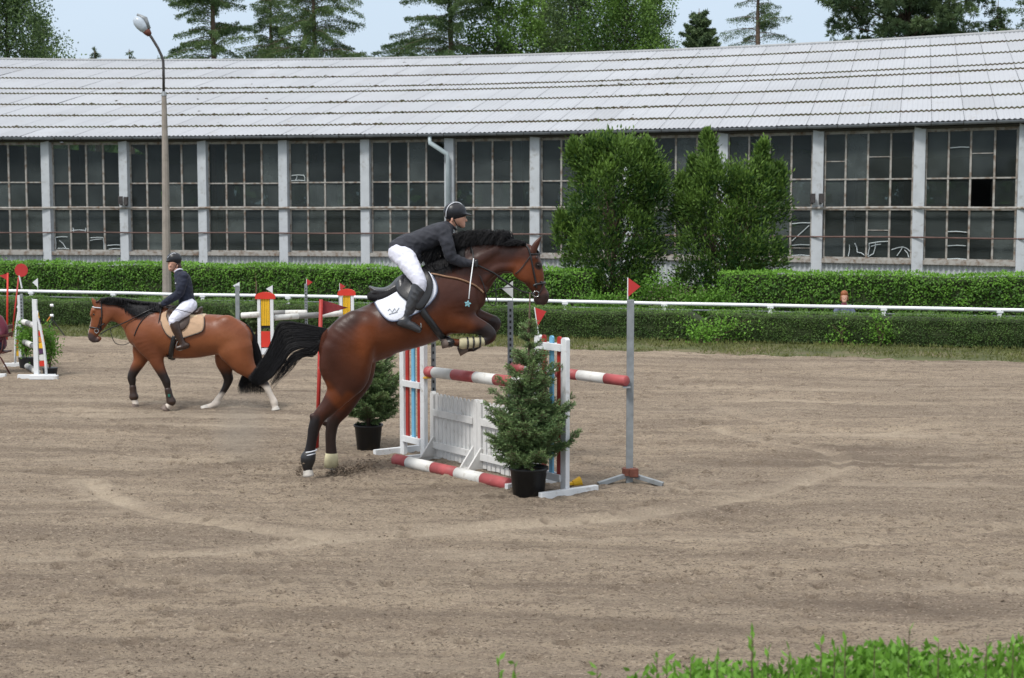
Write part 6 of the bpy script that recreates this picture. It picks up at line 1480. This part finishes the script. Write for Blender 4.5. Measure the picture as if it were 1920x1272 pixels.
for sg in (1, -1):
    c = lambda x, y, l=40: R2.P(x, y, l*sg); MB().tube([c(338, 600, 34), c(337, 625, 40), c(336, 640, 40)], .009, 6).build('stirrup_leather', M['brownleather'], sad, True)
    MB().tube(catmull([c(330, 655), c(331, 645), c(336, 638), c(342, 645), c(343, 655), c(336, 657), c(330, 655)], 3), .007, 6).build('stirrup', M['metal'], sad, True)
# rider 2, head turned to the camera
rider2 = empty('person', R2.o, math.pi, 'rider in navy jacket sitting upright on the walking horse, face turned this way', 'person')
head = [([(327,489,11.5,0,10),(325,491,10.5,2,10)], .015), ([(323,499,7.8,2,7.5),(321,504,5.2,4,5.5)], .02), ([(320,496,1.4,10,1.4),(318.5,499.5,1.8,11,1.8)], .006), ([(319.5,504.5,1.1,8.5,2.2)], .004), ([(323,499,4,6,4)], .01), ([(332,498,2,9,1.4),(332,501,1.5,9,1.2)], .004), ([(328,503,6.5,0,6.5),(334,511,6.8,0,7)], .02)]
tor = [([(336,515,8,0,11),(342,523,12.5,0,20),(345,538,14,0,18),(348,553,13,0,16),(351,567,14,0,19)], .02)]
arm = [(344,519,8.5,18,8),(340,535,7.8,23,7),(336,550,7,24,6.5),(322,560,6,20,5.5),(308,569,4.8,14,4.5)]
thigh = [(355,573,13,9,12),(345,582,12,24,11),(333,592,9.8,34,9.5),(326,600,8.4,38,8.5),(326,606,8,38,8)]
calf = [(326,603,8.3,38,8),(330,616,8,40,7.5),(336,630,6.6,40,6.2),(341,641,5.2,40,5.2),(344,646,5.5,40,5.2)]
foot = [(350,648,5,40,4.6),(342,651,4.6,41,5),(333,653,3.6,42,4.6)]
hand = [([(308,569,4,14,3),(302,572,4.4,13,3.2)], .008)]; fr = fingers(R2, 300, 572, 13, -.6, .3, 6, 1.4)
allc = head+tor+limb(arm)+limb(thigh)+limb(calf)+limb(foot)+hand+limb(hand[0][0])[1:]
organic('body', [R2.C(rw, k=k, grow=-.006 if j >= len(head) else 0) for j, (rw, k) in enumerate(allc)], .0085, M['skin'], rider2)
for x, l in ((317, 9.6), (323.2, 11.4)): ball('eye', R2.P(x, 495, l-1), .0075, M['eye'], rider2, (1, .8, .6))
organic('jacket', [R2.C(rw, k=k, grow=.008) for rw, k in tor+limb(arm)], .0085, M['navy'], rider2, fold=.006)
MB().tube(catmull([R2.P(327, 510, 7), R2.P(333, 506, 9), R2.P(338, 505, 8), R2.P(342, 506, 0)], 4), .012, 6).build('shirt_collar', M['breech'], rider2, True)
MB().tube([R2.P(329, 531, 15), R2.P(331, 532, 16)], .012, 6).build('badge', M['helmetstrip'], rider2)
organic('breeches', [R2.C(rw, k=k, grow=.005) for rw, k in [([(355,573,13,0,18)], .02)]+limb(thigh)], .0085, M['breech'], rider2, fold=.004)
for sg in (1, -1):
    m_ = lambda rw: [(a[0], a[1], a[2], a[3]*sg, a[4]) for a in rw]
    organic('riding_boot', [R2.C(m_(rw), k=.012, grow=.007) for rw in (calf, foot)], .008, M['brownleather'], rider2)
    organic('glove', [R2.C(m_(rw), k=k, grow=.002) for rw, k in ([([(311,567,4.8,14,4.6),(308,569,4.2,14,3.2),(302,572,4.6,13,3.4)], .008)]+fr)], .006, M['blackleather'], rider2)
helmet(R2, [(328,486,12.5,0,12.5),(325,486,12,1,12),(331,489,9,0,10)], [(318,489,2.4,4,9),(313.5,490,1.6,5,5)], [(314,484,9),(320,478,9),(327,475,6),(334,480,5),(338,488,4)], [(332,494,11),(329,502,9),(324,508,8)], rider2, M['helmet'])
organic('hair', [R2.C([(334,496,5,0,8),(337,501,4,0,5)], k=.01)], .007, M['hair_brown'], rider2)
wt = empty('riding_crop', R2.o, math.pi, 'black riding crop carried by the rider on the walking horse', 'riding crop'); MB().tube([R2.P(298, 574, 13), R2.P(330, 580, 42), R2.P(362, 588, 48)], .005, 6).build('stick', M['blackleather'], wt, True)

# ================= seated onlookers
sg3 = Y_of(84); o3 = At(1583, 390, sg3); R3 = Rig(o3, math.radians(-90), 1); R3 = Rig(o3, math.pi, 1)
pr3 = empty('person', R3.o, math.pi, 'ginger haired person in blue grey top sitting low behind the white rail', 'person')
sc_ = lambda rows: [(a[0], a[1], a[2], a[3], a[4]) for a in rows]
hd3 = [([(1583,556,6.2,0,5.8),(1583,561,5.4,1,5.4)], .01), ([(1583,565,4.2,3,4)], .01), ([(1583,561,1,7,1)], .003), ([(1583,569,3.6,0,3.6),(1583,575,5,0,6)], .01)]
tr3 = [([(1583,578,7,0,6),(1583,590,11,0,8),(1583,606,12,0,9),(1583,618,12,0,11)], .02), ([(1573,577,5,0,5),(1567,588,4.5,3,4.5),(1571,600,4,12,4)], .015), ([(1593,577,5,0,5),(1599,588,4.5,3,4.5),(1595,600,4,12,4)], .015), ([(1577,619,6.5,5,6.5),(1562,620,5.5,22,5.5),(1580,622,4.5,36,4.5)], .015), ([(1589,619,6.5,5,6.5),(1603,620,5.5,22,5.5),(1588,623,4.5,30,4.5)], .015)]
organic('body', [R3.C(rw, k=k) for rw, k in hd3+tr3], .010, M['skin'], pr3)
organic('jumper', [R3.C(rw, k=k, grow=.012) for rw, k in tr3[:3]], .010, M['bluegrey'], pr3)
organic('trousers', [R3.C(rw, k=k, grow=.012) for rw, k in tr3[3:]], .010, M['navy'], pr3)
organic('scarf', [R3.C([(1583,571,5.5,0,5.5),(1583,574,6,2,6)], k=.01)], .008, M['maroon'], pr3)
organic('hair', [R3.C([(1583,551.5,6.9,-.5,6.4),(1583,556,7.0,-3,5)], k=.01), R3.C([(1578,557,2.6,-1,4),(1577,563,2,-2,3)], k=.01), R3.C([(1588,557,2.6,-1,4),(1589,563,2,-2,3)], k=.01)], .008, M['redhair'], pr3)
for x in (1580.5, 1585.5): ball('eye', R3.P(x, 559.5, 6.6), .006, M['eye'], pr3)
o4 = G(-14, 701); R4 = Rig(o4, math.pi, 1); pr4 = empty('person', R4.o, math.pi, 'seated person in maroon top partly cut by the left frame edge', 'person')
t4 = [([(-12,598,12,0,18),(-8,612,13,0,16),(-4,630,12.5,0,15),(-2,645,13,0,17)], .02), ([(-2,600,8,17,7),(6,612,6.5,20,6),(8,624,6,20,6),(-2,632,5,18,5),(-14,636,4.5,14,4.5)], .02), ([(-4,600,8,-17,7),(4,616,6,-20,6),(-14,632,4.5,-14,4.5)], .02)]
h4 = [([(-16,574,11,0,9),(-18,578,10,0,9)], .01), ([(-21,586,6,0,6)], .01), ([(-27,580,1.6,0,1.6)], .005), ([(-14,588,6,0,6),(-12,596,7,0,9)], .01)]
l4 = [([(-4,650,11,9,11),(-30,652,9,12,9),(-48,656,7.5,13,7.5),(-50,676,6.5,13,6.5),(-50,694,4.5,13,4.5),(-60,698,4,13,4)], .02), ([(-4,650,11,-9,11),(-30,652,9,-12,9),(-48,656,7.5,-13,7.5),(-50,676,6.5,-13,6.5),(-50,694,4.5,-13,4.5),(-60,698,4,-13,4)], .02)]
organic('body', [R4.C(rw, k=k) for rw, k in t4+h4+l4], .012, M['skin'], pr4)
organic('top', [R4.C(rw[:4] if j else rw, k=k, grow=.010) for j, (rw, k) in enumerate(t4)], .011, M['maroon'], pr4)
organic('trousers', [R4.C(rw, k=k, grow=.010) for rw, k in l4], .011, M['navy'], pr4)
organic('hair', [R4.C([(-14,571,11.5,0,10),(-10,577,9,0,9)], k=.01)], .010, M['hair_brown'], pr4)
ch_ = empty('folding_chair', R4.o, math.pi, 'dark red folding chair with crossed legs at the left frame edge', 'chair'); q = lambda x, y, l=0: R4.P(x, y, l)
M['chairwood'] = mat('dark_red_chair_wood', (.075, .02, .016), .5, .2, 10)
for l in (22, -22):
    MB().tube([q(9, 606, l), q(4, 655, l), q(-22, 706, l)], .014, 6).build('leg', M['chairwood'], ch_, True); MB().tube([q(-20, 652, l), q(2, 672, l), q(20, 704, l)], .014, 6).build('leg', M['chairwood'], ch_, True)
    MB().beam(q(-16, 632, l+3), q(17, 628, l+3), .04, .03).build('armrest', M['chairwood'], ch_)
MB().box(q(-6, 660, 0), (.38, .40, .025)).build('seat', M['chairwood'], ch_, bevel=.004)
for y in (614, 628): MB().box(q(15, y, 0), (.03, .42, .07)).build('back_slat', M['chairwood'], ch_, bevel=.004)

# sand thrown up by the hind hooves
n = 900; r = np.random.default_rng(77); pz = []
for (x0, y0, sx, sy, k, l) in ((655, 886, 16, 6, 420, -20), (690, 876, 10, 7, 130, -20), (635, 884, 10, 5, 160, -20), (561, 882, 5, 7, 80, 25), (668, 880, 22, 9, 110, -20)):
    for _ in range(k):
        a, b = r.normal()*sx, r.normal()*sy; b -= max(0, a)*.35; pz.append(R1.P(x0+a, min(y0+b, 892), l+r.normal()*14))
pz = np.array(pz); pz[:, 2] = np.maximum(pz[:, 2], .012); n = len(pz); r_ = .003+.008*r.random(n)**2
vs = pz[:, None]+ico[None]*r_[:, None, None]*V(1.5, 1, 1)*(.6+.8*r.random((n, 6, 1)))
ks = link('kicked_sand', npmesh('kicked', vs.reshape(-1, 3), (np.arange(n)[:, None, None]*6+icf[None]).reshape(-1, 3)), M['clod']); ks.location = R1.o; ks.rotation_euler = (0, 0, hdg)
tag(ks, 'spray of sand grains thrown up around the jumping horse\'s hind hooves', 'sand spray', kind='stuff')

# dust hanging where the horse took off
m = bpy.data.materials.new('sand_dust'); m.use_nodes = True; t = m.node_tree; N = t.nodes; L = t.links; N.remove(N['Principled BSDF'])
vol = N.new('ShaderNodeVolumePrincipled'); vol.inputs['Color'].default_value = (.62, .55, .47, 1); co = N.new('ShaderNodeTexCoord')
nz = N.new('ShaderNodeTexNoise'); nz.inputs['Scale'].default_value = 4; nz.inputs['Detail'].default_value = 3; L.new(co.outputs['Object'], nz.inputs['Vector'])
gd = N.new('ShaderNodeTexGradient'); gd.gradient_type = 'SPHERICAL'; mpn = N.new('ShaderNodeMapping'); mpn.inputs['Scale'].default_value = (2.6, 2.6, 1.9); L.new(co.outputs['Object'], mpn.inputs[0]); L.new(mpn.outputs[0], gd.inputs[0])
mm = N.new('ShaderNodeMath'); mm.operation = 'MULTIPLY'; L.new(nz.outputs['Fac'], mm.inputs[0]); L.new(gd.outputs['Fac'], mm.inputs[1]); m2 = N.new('ShaderNodeMath'); m2.operation = 'MULTIPLY'; m2.inputs[1].default_value = 2.6
L.new(mm.outputs[0], m2.inputs[0]); L.new(m2.outputs[0], vol.inputs['Density']); L.new(vol.outputs[0], N['Material Output'].inputs['Volume'])
dp = ball('dust_puff', V(0, 0, 0), .36, m, None, (1, 1, 1.35)); dp.location = G(452, 868)+V(0, 0, .36); tag(dp, 'faint puff of sand dust hanging behind the jumping horse over the arena', 'dust', kind='stuff')
